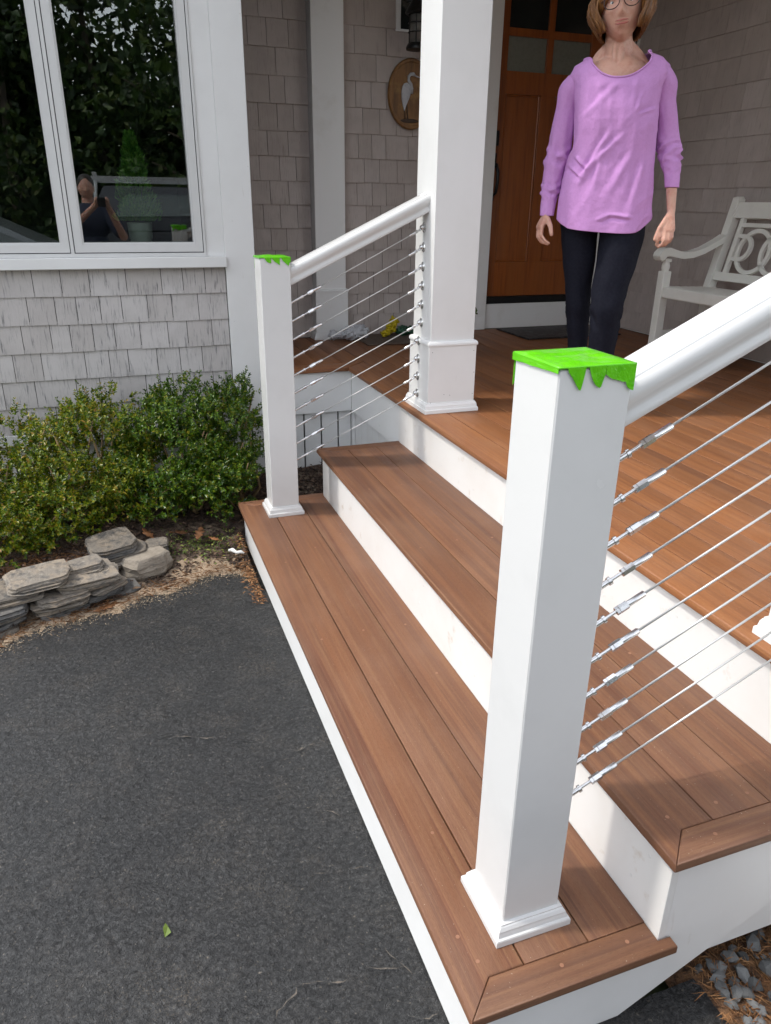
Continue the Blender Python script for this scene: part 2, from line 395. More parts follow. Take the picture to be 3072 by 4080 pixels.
M['tyre'] = mat('tyre_rubber', (0.02, 0.02, 0.02), 0.85, layers=((20, (0.028, 0.028, 0.028), 0.5, 0.7),))
M['alu'] = mat('aluminium_bar', (0.55, 0.56, 0.57), 0.4, 0.8, layers=((15, (0.48, 0.48, 0.49), 0.5, 0.7),))
M['roof'] = mat('grey_roof_shingles', (0.09, 0.09, 0.09), 0.9, kind='W', layers=((8, (0.06, 0.06, 0.062), 0.45, 0.7),))
M['ceiling'] = mat('porch_ceiling_paint', (0.84, 0.83, 0.82), 0.6, layers=((3, (0.80, 0.79, 0.78), 0.45, 0.7),))
M['crackdark'] = mat('open_crack', (0.012, 0.012, 0.012), 0.95, kind='W', layers=((40, (0.03, 0.028, 0.025), 0.5, 0.7),))
M['cracksand'] = mat('sand_filled_crack', (0.13, 0.11, 0.09), 0.95, kind='W', layers=((60, (0.05, 0.047, 0.043), 0.42, 0.58, 5),), bump=((150, 0.6, 0.004),))
M['caulk'] = mat('nail_plug', (0.70, 0.70, 0.69), 0.5, layers=((50, (0.6, 0.6, 0.59), 0.5, 0.7),))
M['screwplug'] = mat('deck_screw_plug', (0.27, 0.13, 0.075), 0.6, layers=((50, (0.23, 0.11, 0.06), 0.5, 0.7),))

# ------------------------------------------------------------------ mesh helpers
class MB:
    def __init__(s):
        s.v = []
        s.f = []

    def add(s, vs, fs):
        n = len(s.v)
        s.v += [tuple(p) for p in vs]
        s.f += [tuple(i + n for i in q) for q in fs]
        return s

    def box(s, x0, x1, y0, y1, z0, z1, c=0.0):
        if c <= 0:
            vs = [(x, y, z) for x in (x0, x1) for y in (y0, y1) for z in (z0, z1)]
            fs = [(0, 1, 3, 2), (4, 6, 7, 5), (0, 4, 5, 1), (2, 3, 7, 6), (0, 2, 6, 4), (1, 5, 7, 3)]
            return s.add(vs, fs)
        lo, hi = (x0, y0, z0), (x1, y1, z1)
        vs, idx = [], {}
        sg = [(a, b, d) for a in (-1, 1) for b in (-1, 1) for d in (-1, 1)]
        for k in sg:
            P = [hi[i] if k[i] > 0 else lo[i] for i in range(3)]
            for ax in range(3):
                q = [P[i] - (0 if i == ax else k[i] * c) for i in range(3)]
                idx[(k, ax)] = len(vs)
                vs.append(q)
        fs = []
        for ax in range(3):
            o1, o2 = [i for i in range(3) if i != ax]
            for sn in (-1, 1):
                ring = []
                for a, b in ((-1, -1), (1, -1), (1, 1), (-1, 1)):
                    k = [0, 0, 0]
                    k[ax] = sn
                    k[o1] = a
                    k[o2] = b
                    ring.append(idx[(tuple(k), ax)])
                fs.append(ring)
            # edges parallel to ax
            for a in (-1, 1):
                for b in (-1, 1):
                    k0, k1 = [0, 0, 0], [0, 0, 0]
                    k0[ax], k1[ax] = -1, 1
                    k0[o1] = k1[o1] = a
                    k0[o2] = k1[o2] = b
                    k0, k1 = tuple(k0), tuple(k1)
                    fs.append((idx[(k0, o1)], idx[(k1, o1)], idx[(k1, o2)], idx[(k0, o2)]))
        for k in sg:
            fs.append((idx[(k, 0)], idx[(k, 1)], idx[(k, 2)]))
        return s.add(vs, fs)

    def prism(s, poly, axis, a, b):
        """poly of 2-D points; axis 'x': (y,z), 'y': (x,z), 'z': (x,y)"""
        def P(p, t):
            return {'x': (t, p[0], p[1]), 'y': (p[0], t, p[1]), 'z': (p[0], p[1], t)}[axis]
        n = len(poly)
        vs = [P(p, a) for p in poly] + [P(p, b) for p in poly]
        fs = [tuple(range(n)), tuple(range(2 * n - 1, n - 1, -1))]
        fs += [(i, (i + 1) % n, n + (i + 1) % n, n + i) for i in range(n)]
        return s.add(vs, fs)

    def loft(s, rings, cap=True, closed=True):
        n = len(rings[0])
        vs = [p for r in rings for p in r]
        fs = []
        for i in range(len(rings) - 1):
            for j in range(n if closed else n - 1):
                k = (j + 1) % n
                fs.append((i * n + j, i * n + k, (i + 1) * n + k, (i + 1) * n + j))
        if cap:
            fs.append(tuple(range(n)))
            fs.append(tuple((len(rings) - 1) * n + j for j in range(n - 1, -1, -1)))
        return s.add(vs, fs)

    def tube(s, pts, rad, n=8, cap=True, rot=0.0):
        pts = [Vector(p) for p in pts]
        if isinstance(rad, (int, float)):
            rad = [rad] * len(pts)
        rings = []
        ref = None
        for i, p in enumerate(pts):
            d = (pts[min(i + 1, len(pts) - 1)] - pts[max(i - 1, 0)])
            if d.length < 1e-9:
                d = Vector((0, 0, 1))
            d.normalize()
            if ref is None:
                ref = Vector((0, 0, 1)) if abs(d.z) < 0.9 else Vector((1, 0, 0))
            a = ref - d * ref.dot(d)
            if a.length < 1e-6:
                a = d.orthogonal()
            a.normalize()
            ref = a
            b = d.cross(a)
            rings.append([p + (a * math.cos(t) + b * math.sin(t)) * rad[i] for t in [rot + 2 * math.pi * k / n for k in range(n)]])
        return s.loft(rings, cap)

    def ell(s, c, r, n=16, mrot=None):
        rings = []
        c = Vector(c)
        for i in range(n // 2 + 1):
            ph = math.pi * (0.001 + 0.998 * i / (n // 2))
            ring = []
            for j in range(n):
                th = 2 * math.pi * j / n
                q = Vector((r[0] * math.sin(ph) * math.cos(th), r[1] * math.sin(ph) * math.sin(th), r[2] * math.cos(ph)))
                if mrot:
                    q = mrot @ q
                ring.append(c + q)
            rings.append(ring)
        return s.loft(rings)

    def mesh(s, name, smooth=False):
        me = bpy.data.meshes.new(name)
        me.from_pydata([tuple(p) for p in s.v], [], s.f)
        bm = bmesh.new()
        bm.from_mesh(me)
        bmesh.ops.recalc_face_normals(bm, faces=bm.faces)
        bm.to_mesh(me)
        bm.free()
        if smooth:
            me.polygons.foreach_set('use_smooth', [True] * len(me.polygons))
            if smooth != 'all':
                try:
                    me.set_sharp_from_angle(angle=R(40))
                except Exception:
                    pass
        me.update()
        return me

    def build(s, name, material, parent=None, smooth=False, **kw):
        return link(name, s.mesh(name, smooth), material, parent, **kw)

def link(name, me, material, parent=None, loc=None, rot=None, scale=None):
    o = bpy.data.objects.new(name, me)
    col.objects.link(o)
    if material and not me.materials:
        me.materials.append(M[material] if isinstance(material, str) else material)
    if loc:
        o.location = loc
    if rot:
        o.rotation_euler = rot
    if scale:
        o.scale = scale
    if parent:
        attach(o, parent)
    return o

def attach(o, parent):
    o.parent = parent
    o.matrix_parent_inverse = parent.matrix_basis.inverted()

def thing(name, label, cat, loc=(0, 0, 0), group=None):
    o = bpy.data.objects.new(name, None)
    o.empty_display_size = 0.1
    col.objects.link(o)
    o.location = loc
    return tag(o, label, cat, group)

def tag(o, label, cat, group=None):
    o['label'] = label
    o['category'] = cat
    if group:
        o['group'] = group
    return o

def struct(o):
    o['kind'] = 'structure'
    return o

def stuff(o, label=None, cat=None):
    o['kind'] = 'stuff'
    if label:
        tag(o, label, cat)
    return o

def copy_tree(o, parent=None):
    c = o.copy()
    col.objects.link(c)
    c.parent = parent
    if parent:
        c.matrix_parent_inverse = o.matrix_parent_inverse.copy()
    for ch in list(o.children):
        copy_tree(ch, c)
    return c

def box(name, material, parent, x0, x1, y0, y1, z0, z1, c=0.0):
    return MB().box(x0, x1, y0, y1, z0, z1, c).build(name, material, parent)

def remesh(mb, voxel, smooth=2):
    me = mb.mesh('tmp')
    o = bpy.data.objects.new('tmp', me)
    col.objects.link(o)
    md = o.modifiers.new('r', 'REMESH')
    md.mode = 'VOXEL'
    md.voxel_size = voxel
    md.use_smooth_shade = True
    if smooth:
        sm = o.modifiers.new('s', 'SMOOTH')
        sm.factor = 0.5
        sm.iterations = smooth
    dg = bpy.context.evaluated_depsgraph_get()
    dg.update()
    new = bpy.data.meshes.new_from_object(o.evaluated_get(dg))
    bpy.data.objects.remove(o)
    new.polygons.foreach_set('use_smooth', [True] * len(new.polygons))
    return new

def flat_mesh(name, V, F):
    """numpy verts and equal-size faces"""
    me = bpy.data.meshes.new(name)
    n, k = len(F), F.shape[1]
    me.vertices.add(len(V))
    me.vertices.foreach_set('co', np.asarray(V, np.float32).ravel())
    me.loops.add(n * k)
    me.loops.foreach_set('vertex_index', F.astype(np.int32).ravel())
    me.polygons.add(n)
    me.polygons.foreach_set('loop_start', np.arange(0, n * k, k, dtype=np.int32))
    me.polygons.foreach_set('loop_total', np.full(n, k, np.int32))
    me.update(calc_edges=True)
    return me

def unit(a):
    return a / np.maximum(np.linalg.norm(a, axis=1, keepdims=True), 1e-9)

def leaf_mesh(name, P, D, N, L, W, fold=0.25):
    """folded pointed leaves: base P, direction D, normal N, length L, width W"""
    S = unit(np.cross(D, N))
    N = np.cross(S, D)
    L = L[:, None]
    W = W[:, None]
    base = P
    mid = P + D * L * 0.45
    tip = P + D * L - N * L * 0.12
    l = mid + S * W * 0.5 + N * W * fold
    r = mid - S * W * 0.5 + N * W * fold
    V = np.stack([base, l, tip, r], 1).reshape(-1, 3)
    n = len(P)
    i = np.arange(n)[:, None] * 4
    F = np.concatenate([i + np.array([[0, 1, 2]]), i + np.array([[0, 2, 3]])], 0)
    return flat_mesh(name, V, F)

def smoothstep(a, b, x):
    t = np.clip((x - a) / (b - a), 0, 1)
    return t * t * (3 - 2 * t)

def shear_rings(profile, pts):
    """profile of (y,z) offsets placed at each (x,y,z) of pts"""
    return [[(p[0], p[1] + q[0], p[2] + q[1]) for q in profile] for p in pts]

# ------------------------------------------------------------------ dimensions (metres)
Z1, Z2, Z3 = 0.205, 0.441, 0.661          # tread, tread, porch floor
TH = 0.024                                 # board thickness
P1, P3 = 0.1445, 0.1396                    # board pitch on treads, on the porch
GAP = 0.0028
L1 = 2.611
XT2, XT3, XR2, XR3 = 0.400, 0.806, 0.4227, 0.828
TR = 0.0664                                # width of the end trims
YBAY, YI, YBACK, XSIDE = 3.427, 3.398, 4.475, 3.327
PA, PB, PX, PW, PTOP = 2.3885, 0.1317, 0.1271, 0.1257, 1.344
CX, CY, CW = 0.8611, 2.3104, 0.2123

# ------------------------------------------------------------------ ground
g = MB()
g.add([(-60, -60, -0.06), (60, -60, -0.06), (60, 60, -0.06), (-60, 60, -0.06)], [(0, 1, 2, 3)])
struct(g.build('ground', 'lawn'))

edge = [(-40, -6.0), (-3.0, 1.15), (-2.0, 1.5), (-1.35, 1.78), (-1.01, 1.951), (-0.9, 2.055), (-0.766, 2.079), (-0.658, 2.109),
        (-0.573, 2.12), (-0.483, 2.195), (-0.37, 2.195), (-0.244, 2.281), (-0.16, 2.318), (-0.08, 2.30), (-0.015, 2.205), (0.0, 2.09), (0.06, 2.0)]
fine_edge = [edge[0]]
for a, b in zip(edge[:-1], edge[1:]):
    n = max(1, int(math.hypot(b[0] - a[0], b[1] - a[1]) / 0.02)) if a[0] > -3.1 else 1
    for k in range(1, n + 1):
        t = k / n
        x, y = a[0] + (b[0] - a[0]) * t, a[1] + (b[1] - a[1]) * t
        j = 0.012 * noise.noise(Vector((x * 22, y * 22, 0))) + 0.006 * noise.noise(Vector((x * 70, y * 70, 3)))
        fine_edge.append((x + j, y + j * 1.3))
poly = fine_edge + [(0.06, 0.06)]
n = 14
for k in range(n + 1):
    x = 0.06 + (0.568 - 0.06) * k / n
    poly.append((x, 0.042 + (0.006 * noise.noise(Vector((x * 30, 5, 0))) if k else 0)))
for k in range(1, 40):
    y = 0.042 - k * 0.02
    poly.append((0.572 + 0.009 * noise.noise(Vector((y * 25, 9, 0))), y))
poly += [(0.62, -3.0), (2.0, -40), (-40, -40)]
drive = MB()
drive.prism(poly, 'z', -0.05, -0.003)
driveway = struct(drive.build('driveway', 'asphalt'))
def edge_at(x):
    for a, b in zip(fine_edge[:-1], fine_edge[1:]):
        if a[0] <= x <= b[0]:
            return a[1] + (b[1] - a[1]) * (x - a[0]) / max(1e-6, b[0] - a[0])
    return 2.0
stp = 0.0085
nx, ny = int((0.035 + 1.75) / stp), int((2.36 + 0.75) / stp)
V = []
eys = [edge_at(0.035 - i * stp) for i in range(nx)]
for j in range(ny):
    y = -0.75 + j * stp
    for i in range(nx):
        x = 0.035 - i * stp
        h_ = 0.0030 * noise.noise(Vector((x * 55, y * 55, 1))) + 0.0022 * noise.noise(Vector((x * 110, y * 110, 2))) + 0.004 * noise.noise(Vector((x * 7, y * 7, 3))) - 0.0012 * abs(noise.noise(Vector((x * 28, y * 28, 5)))) * 3
        V.append((x, y, -0.0015 + h_ if y < eys[i] - 0.004 else -0.035))
F = [(j * nx + i, (j + 1) * nx + i, (j + 1) * nx + i + 1, j * nx + i + 1) for j in range(ny - 1) for i in range(nx - 1)]
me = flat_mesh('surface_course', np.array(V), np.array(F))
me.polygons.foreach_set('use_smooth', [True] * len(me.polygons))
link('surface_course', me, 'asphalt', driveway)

def ribbon(name, pts, w, material, parent, z=0.003, seed=0, jit=0.014):
    """a thin irregular crack lying on the asphalt"""
    dense = []
    for a, b in zip(pts[:-1], pts[1:]):
        k = max(2, int(math.hypot(b[0] - a[0], b[1] - a[1]) / 0.012))
        for i in range(k):
            t = i / k
            x, y = a[0] + (b[0] - a[0]) * t, a[1] + (b[1] - a[1]) * t
            d = jit * noise.noise(Vector((x * 18, y * 18, seed))) + jit * 0.6 * noise.noise(Vector((x * 60, y * 60, seed)))
            dense.append((x + d, y - d))
    mb = MB()
    L, Rr = [], []
    for i, p in enumerate(dense):
        q0, q1 = dense[max(0, i - 1)], dense[min(len(dense) - 1, i + 1)]
        dx, dy = q1[0] - q0[0], q1[1] - q0[1]
        l = math.hypot(dx, dy) or 1
        taper = min(1, 4 * min(i, len(dense) - 1 - i) / len(dense) + 0.05)
        ww = w * taper * max(0.03, 0.2 + 1.5 * noise.noise(Vector((p[0] * 34, p[1] * 34, seed + 7))))
        L.append((p[0] - dy / l * ww, p[1] + dx / l * ww, z))
        Rr.append((p[0] + dy / l * ww, p[1] - dx / l * ww, z))
    nn = len(dense)
    mb.add(L + Rr, [(i, i + 1, nn + i + 1, nn + i) for i in range(nn - 1)])
    return mb.build(name, material, parent)

ribbon('crack', [(-0.503, 1.224), (-0.443, 1.228), (-0.343, 1.172)], 0.0045, 'crackdark', driveway, 0.0066, 1)
ribbon('crack', [(-0.47, 1.216), (-0.40, 1.196), (-0.343, 1.172), (-0.30, 1.16)], 0.0045, 'cracksand', driveway, 0.0060, 2)
ribbon('crack', [(-0.30, 1.155), (-0.193, 1.105), (-0.14, 1.09)], 0.0016, 'crackdark', driveway, 0.0062, 3)
ribbon('crack', [(-0.14, 0.99), (-0.09, 1.015), (-0.028, 1.035), (0.0, 0.98), (0.022, 0.938)], 0.0035, 'cracksand', driveway, 0.0061, 4)
ribbon('crack', [(-0.86, 1.55), (-0.604, 1.821), (-0.562, 1.848), (-0.42, 1.93), (-0.321, 2.019)], 0.0016, 'crackdark', driveway, 0.0063, 5)
ribbon('crack', [(-0.34, 0.23), (-0.312, 0.269), (-0.242, 0.303), (-0.16, 0.28), (-0.092, 0.285), (-0.001, 0.26)], 0.0028, 'cracksand', driveway, 0.0060, 6)
ribbon('crack', [(-0.06, 0.17), (-0.02, 0.152), (0.022, 0.148)], 0.0045, 'cracksand', driveway, 0.0064, 7)
ribbon('crack', [(-0.05, 0.34), (-0.04, 0.30), (-0.02, 0.26), (0.0, 0.2)], 0.002, 'cracksand', driveway, 0.0066, 8)
ribbon('crack', [(-0.14, 0.56), (-0.07, 0.555), (-0.006, 0.542)], 0.0022, 'cracksand', driveway, 0.0063, 9)
ribbon('crack', [(-1.0, 0.52), (-0.9, 0.50), (-0.82, 0.51)], 0.0026, 'cracksand', driveway, 0.0063, 10)
ribbon('crack', [(-0.80, 0.42), (-0.74, 0.36), (-0.76, 0.28)], 0.0028, 'cracksand', driveway, 0.0063, 11)
for k, (x, y) in enumerate([(-0.02, 1.35), (0.0, 1.22), (-0.06, 1.1), (-0.01, 1.75), (-0.02, 1.9), (-0.05, 0.75)]):
    ribbon('crack', [(x - 0.03, y + 0.02), (x, y), (x + 0.02, y - 0.03)], 0.002, 'cracksand', driveway, 0.0067 + 0.0001 * k, 20 + k)

def edge_y(x):
    for a, b in zip(edge[:-1], edge[1:]):
        if a[0] <= x <= b[0]:
            return a[1] + (b[1] - a[1]) * (x - a[0]) / (b[0] - a[0])
    return 2.0

def bed_z(x, y):
    d = y - edge_y(min(x, 0.05))
    st0 = 0.03 + 0.20 * float(smoothstep(-0.68, -0.54, x))
    ramp_ = 0.105 * float(smoothstep(st0, st0 + 0.23, d)) if x < -0.30 else None
    soft = 0.07 * float(smoothstep(0.0, 0.5, d))
    if ramp_ is None:
        z = soft
    else:
        t = float(smoothstep(-0.42, -0.30, x))
        z = ramp_ * (1 - t) + soft * t
    if x > -0.01:
        z = 0.06 if y > 2.60 else -0.04
    if d < 0 and x < 0.0:
        z = -0.03
    return z + 0.008 * noise.noise(Vector((x * 9, y * 9, 0))) + 0.004 * noise.noise(Vector((x * 30, y * 30, 2)))

def grid(name, x0, x1, y0, y1, step, zf, material):
    nx, ny = int((x1 - x0) / step) + 1, int((y1 - y0) / step) + 1
    V = [(x0 + i * step, y0 + j * step, zf(x0 + i * step, y0 + j * step)) for j in range(ny) for i in range(nx)]
    F = [(j * nx + i, j * nx + i + 1, (j + 1) * nx + i + 1, (j + 1) * nx + i) for j in range(ny - 1) for i in range(nx - 1)]
    me = flat_mesh(name, np.array(V), np.array(F))
    me.polygons.foreach_set('use_smooth', [True] * len(me.polygons))
    return link(name, me, material)

struct(grid('planting_bed', -3.4, 0.83, 1.3, 3.44, 0.03, bed_z, 'soil'))
def apron_z(x, y):
    d = y - edge_y(min(x, 0.0))
    patch = math.exp(-((x + 0.22) / 0.16) ** 2 - ((y - 2.36) / 0.10) ** 2)
    strip = math.exp(-(d / 0.07) ** 2) * (1 if d > -0.01 else 0.6)
    k = max(patch * 1.3, strip) + 0.35 * noise.noise(Vector((x * 11, y * 11, 8)))
    return max(bed_z(x, y), -0.002 if d < 0 else -1) + 0.010 * min(1, k) - 0.006 + 0.002 * noise.noise(Vector((x * 60, y * 60, 3)))
struct(grid('dirt_apron', -1.0, -0.002, 1.95, 2.56, 0.0125, apron_z, 'sand'))
gravel_bed = struct(grid('gravel_bed', 0.52, 2.4, -1.4, 0.24, 0.03, lambda x, y: 0.004 + 0.01 * noise.noise(Vector((x * 12, y * 12, 4))) - 0.03 * float(smoothstep(0.59, 0.54, x)), 'gravelbase'))

# ------------------------------------------------------------------ house
house = thing('house', 'grey shingled house with white trim and a porch door', 'house', (0.29, 4.4, 0.0))
sh_mesh = MB()
sh_mesh.add([(0, 0, 0), (1, 0, 0), (1, 0, 1.12), (0, 0, 1.12), (0, -0.013, 0), (1, -0.013, 0), (1, -0.003, 1.12), (0, -0.003, 1.12)],
            [(0, 1, 2, 3), (4, 5, 6, 7), (0, 1, 5, 4), (3, 2, 6, 7), (0, 4, 7, 3), (1, 5, 6, 2)])
SH_OUT = sh_mesh.mesh('shingle')
SH_OUT.materials.append(M['shingle'])
SH_IN = sh_mesh.mesh('shingle')
SH_IN.materials.append(M['shingle_in'])

def course(parent, mesh, zb, h, xs, place, jit=0.0015):
    """one row of shingles between successive x marks"""
    for a, b in zip(xs[:-1], xs[1:]):
        if b - a < 0.012:
            continue
        o = bpy.data.objects.new('shingle', mesh)
        col.objects.link(o)
        loc, rz = place(a + 0.0016, zb + rnd.uniform(-jit, jit))
        o.location = loc
        o.rotation_euler = (0, 0, rz)
        o.scale = (b - a - 0.0032, rnd.uniform(0.8, 1.15), h)
        attach(o, parent)

# bay wall with its window
bay = MB()
XL, XRR, BTOP = -1.50, 0.281, 3.25
bay.box(XL, XRR, YBAY + 0.002, YBAY + 0.10, 0.36, 1.25)
bay.box(XL, -1.262, YBAY + 0.002, YBAY + 0.10, 1.25, BTOP)
bay.box(0.040, XRR, YBAY + 0.002, YBAY + 0.10, 1.25, BTOP)
bay.box(-1.262, 0.040, YBAY + 0.002, YBAY + 0.10, 2.75, BTOP)
bay.box(XRR - 0.1, XRR, YBAY + 0.10, YBACK, 0.36, BTOP)
bay.box(XL, XL + 0.1, YBAY + 0.10, 6.4, 0.0, BTOP)
bay.box(XL + 0.1, XRR - 0.1, 6.2, 6.4, 0.0, BTOP)
bay_wall = bay.build('bay_wall', 'sheathing', house)
rows = [1.101, 0.962, 0.823, 0.682, 0.543, 0.405]
seams = [[-0.821, -0.691, -0.558, -0.38, -0.205, -0.096, 0.018],
         [-0.864, -0.736, -0.635, -0.522, -0.416, -0.287, -0.163, -0.027],
         [-0.911, -0.777, -0.684, -0.574, -0.468, -0.34, -0.197, -0.096, 0.036],
         [-0.973, -0.84, -0.631, -0.511, -0.415, -0.267, -0.147, -0.028],
         [-1.043, -0.891, -0.692, -0.574, -0.339, -0.195, -0.08, 0.022],
         [-0.95, -0.81, -0.66, -0.5, -0.39, -0.25, -0.11, -0.01]]
for zb, xs, zt in zip(rows, seams, [1.233] + rows[:-1]):
    first = xs[0]
    course(bay_wall, SH_OUT, zb, zt - zb, [first - 0.30, first - 0.16] + xs + [0.128], lambda x, z: ((x, YBAY, z), 0))
MB().box(-1.50, 0.1285, YBAY - 0.024, YBAY + 0.0, 0.345, 0.402).build('skirt_board', 'white', house)
box('corner_board', 'white', house, 0.1305, 0.287, YBAY - 0.030, YBAY + 0.001, 0.405, BTOP, 0.002)
box('window_casing', 'white', house, 0.0355, 0.1300, YBAY - 0.026, YBAY + 0.001, 1.2885, BTOP - 0.3, 0.0015)
box('window_casing', 'white', house, -1.353, -1.2585, YBAY - 0.026, YBAY + 0.001, 1.2885, BTOP - 0.3, 0.0015)
for (x, z) in [(0.278, 2.38), (0.279, 2.05), (0.276, 1.72), (0.18, 1.46), (0.270, 0.76), (0.155, 0.95), (0.262, 1.18), (0.24, 0.52), (0.20, 0.62)]:
    MB().tube([(x, YBAY - 0.031, z), (x, YBAY - 0.0295, z)], 0.0035, 8).build('nail_plug', 'caulk', house)
win = MB()
# frame: sill, jambs, mullion
FY = YBAY - 0.036
win.box(-1.258, 0.035, FY, YBAY + 0.09, 1.2885, 1.3065, 0.001)
win.box(0.0235, 0.035, FY, YBAY + 0.09, 1.3065, 2.74, 0.001)
win.box(-1.258, -1.2475, FY, YBAY + 0.09, 1.3065, 2.74, 0.001)
win.box(-0.6215, -0.6055, FY, YBAY + 0.09, 1.3065, 2.74, 0.001)
win.box(-1.258, 0.035, FY, YBAY + 0.09, 2.72, 2.745)
window = win.build('window', 'vinyl', house)
box('window_sill', 'white', window, -1.42, 0.134, YBAY - 0.058, YBAY + 0.001, 1.2335, 1.2875, 0.003)
for xa, xb, ga, gb in ((-0.6015, 0.0195, -0.556, -0.025), (-1.2435, -0.6255, -1.200, -0.668)):
    s = MB()
    y0, y1 = FY + 0.004, YBAY + 0.03
    zb, zt, gz, gt = 1.311, 2.715, 1.357, 2.67
    # mitred sash members with a stepped inner edge
    for (o, i, ya_) in (((xa, zb, xb, zt), (ga - 0.008, gz - 0.008, gb + 0.008, gt + 0.008), y0), ((ga - 0.008, gz - 0.008, gb + 0.008, gt + 0.008), (ga, gz, gb, gt), y0 + 0.008)):
        O = [(o[0], o[1]), (o[2], o[1]), (o[2], o[3]), (o[0], o[3])]
        I = [(i[0], i[1]), (i[2], i[1]), (i[2], i[3]), (i[0], i[3])]
        for k in range(4):
            q = (k + 1) % 4
            s.prism([O[k], O[q], I[q], I[k]], 'y', ya_, y1)
    sash = s.build('sash', 'vinyl', window)
    MB().box(ga - 0.004, gb + 0.004, y1 - 0.012, y1 - 0.008, gz - 0.004, gt + 0.004).build('pane', 'glass', window)
# dark strips filling the gap between sash and frame
for xa, xb in ((-0.6055, -0.6015), (0.0195, 0.0235), (-1.2475, -1.2435), (-0.6255, -0.6215)):
    MB().box(xa, xb, YBAY - 0.010, YBAY + 0.02, 1.3065, 2.72).build('sash_gap_strip', 'gap', window)
for xa, xb in ((-0.6015, 0.0195), (-1.2435, -0.6255)):
    MB().box(xa, xb, YBAY - 0.010, YBAY + 0.02, 1.3065, 1.311).build('sash_gap_strip', 'gap', window)
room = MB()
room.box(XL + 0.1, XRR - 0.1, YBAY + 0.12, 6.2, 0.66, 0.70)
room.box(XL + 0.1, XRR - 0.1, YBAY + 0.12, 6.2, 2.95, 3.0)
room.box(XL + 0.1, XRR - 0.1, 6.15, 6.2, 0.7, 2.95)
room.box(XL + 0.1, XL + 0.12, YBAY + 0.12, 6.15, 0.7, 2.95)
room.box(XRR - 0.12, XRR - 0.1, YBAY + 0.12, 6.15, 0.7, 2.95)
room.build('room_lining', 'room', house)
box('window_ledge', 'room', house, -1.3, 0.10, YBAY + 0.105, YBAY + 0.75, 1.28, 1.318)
# unseen roof of the bay, its overhang deepened to spread shade over the porch
br = MB()
br.prism([(YBAY - 0.42, BTOP - 0.05), (YBAY - 0.42, BTOP + 0.05), (5.0, 4.6), (6.7, BTOP + 0.05), (6.7, BTOP - 0.05)], 'x', XL - 0.1, 0.55)
br.build('bay_shade_roof', 'roof', house)

# entry wall beside the door and wall along the far side of the porch
ew = MB()
ew.box(0.281, 2.16, YBACK + 0.002, YBACK + 0.12, 0.5, 3.36)
ew.box(2.16, XSIDE + 0.15, YBACK + 0.08, YBACK + 0.2, 0.5, 3.36)
entry_wall = ew.build('entry_wall', 'sheathing', house)
brow = [2.74, 2.588, 2.435, 2.283, 2.13, 1.976, 1.829, 1.682, 1.539, 1.392, 1.251, 1.101, 0.954, 0.812, 0.665]
s1 = [[0.538, 0.639], [0.576, 0.725], [0.503, 0.621, 0.757], [0.672], [0.625, 0.723], [0.548, 0.668, 0.774], [0.598, 0.733], [0.539, 0.672, 0.781],
      [0.602, 0.725], [0.55, 0.664, 0.781], [0.595, 0.701], [0.62, 0.765], [0.582, 0.761], [0.608, 0.762], [0.55, 0.66]]
s2 = [[1.297], [1.249], [1.183, 1.399], [1.331], [1.192, 1.297, 1.403, 1.513], [1.24, 1.36, 1.477, 1.592], [1.209, 1.304, 1.404, 1.565], [1.251, 1.361, 1.488],
      [1.199, 1.308, 1.41, 1.543], [1.266, 1.372, 1.482, 1.588], [1.223, 1.32, 1.422, 1.529], [1.265, 1.386, 1.499, 1.602], [1.21, 1.322, 1.435, 1.545],
      [1.199, 1.293, 1.402, 1.523], [1.17, 1.25, 1.36, 1.48]]
for k, zb in enumerate(brow):
    zt = (brow[k - 1] if k else 2.89)
    course(entry_wall, SH_IN, zb, zt - zb, [0.40] + s1[k] + [0.874], lambda x, z: ((x, YBACK, z), 0))
    course(entry_wall, SH_IN, zb, zt - zb, [1.086] + s2[k] + [1.72], lambda x, z: ((x, YBACK, z), 0))
hid = MB()
for k, zb in enumerate(brow):
    zt = (brow[k - 1] if k else 2.89)
    for j in range(3):
        a = 1.722 + j * 0.145
        hid.add([(a + 0.142 * v[0], YBACK + v[1], zb + v[2] * (zt - zb)) for v in sh_mesh.v], sh_mesh.f)
stuff(hid.build('hidden_shingles', 'shingle_in', entry_wall))

sw = MB()
sw.box(XSIDE + 0.002, XSIDE + 0.12, 1.75, YBACK + 0.08, 0.5, 3.45)
side_wall = sw.build('side_wall', 'sheathing', house)
srow = [2.703, 2.549, 2.406, 2.254, 2.106, 1.96, 1.813, 1.67, 1.526, 1.382, 1.238, 1.094, 0.95, 0.808, 0.668]
rs = random.Random(3)
allx = []
for k, zb in enumerate(srow):
    y = 4.445
    xs = [y]
    while y > 2.1:
        y -= rs.choice((0.12, 0.16, 0.19, 0.22, 0.26))
        xs.append(y)
    zt = (srow[k - 1] if k else 2.86)
    h = zt - zb
    for a, b in zip(xs[:-1], xs[1:]):
        o = bpy.data.objects.new('shingle', SH_IN)
        col.objects.link(o)
        o.location = (XSIDE, a - 0.001, zb + rs.uniform(-0.001, 0.001))
        o.rotation_euler = (0, 0, -math.pi / 2)
        o.scale = (a - b - 0.0009, rs.uniform(0.95, 1.05), h)
        attach(o, side_wall)
box('corner_board', 'greywhite', house, XSIDE - 0.016, XSIDE + 0.001, 4.447, 4.470, 0.665, 3.2)
box('skirt_trim', 'greywhite', house, XSIDE - 0.004, XSIDE + 0.0, 1.75, 4.44, 0.6615, 0.667)

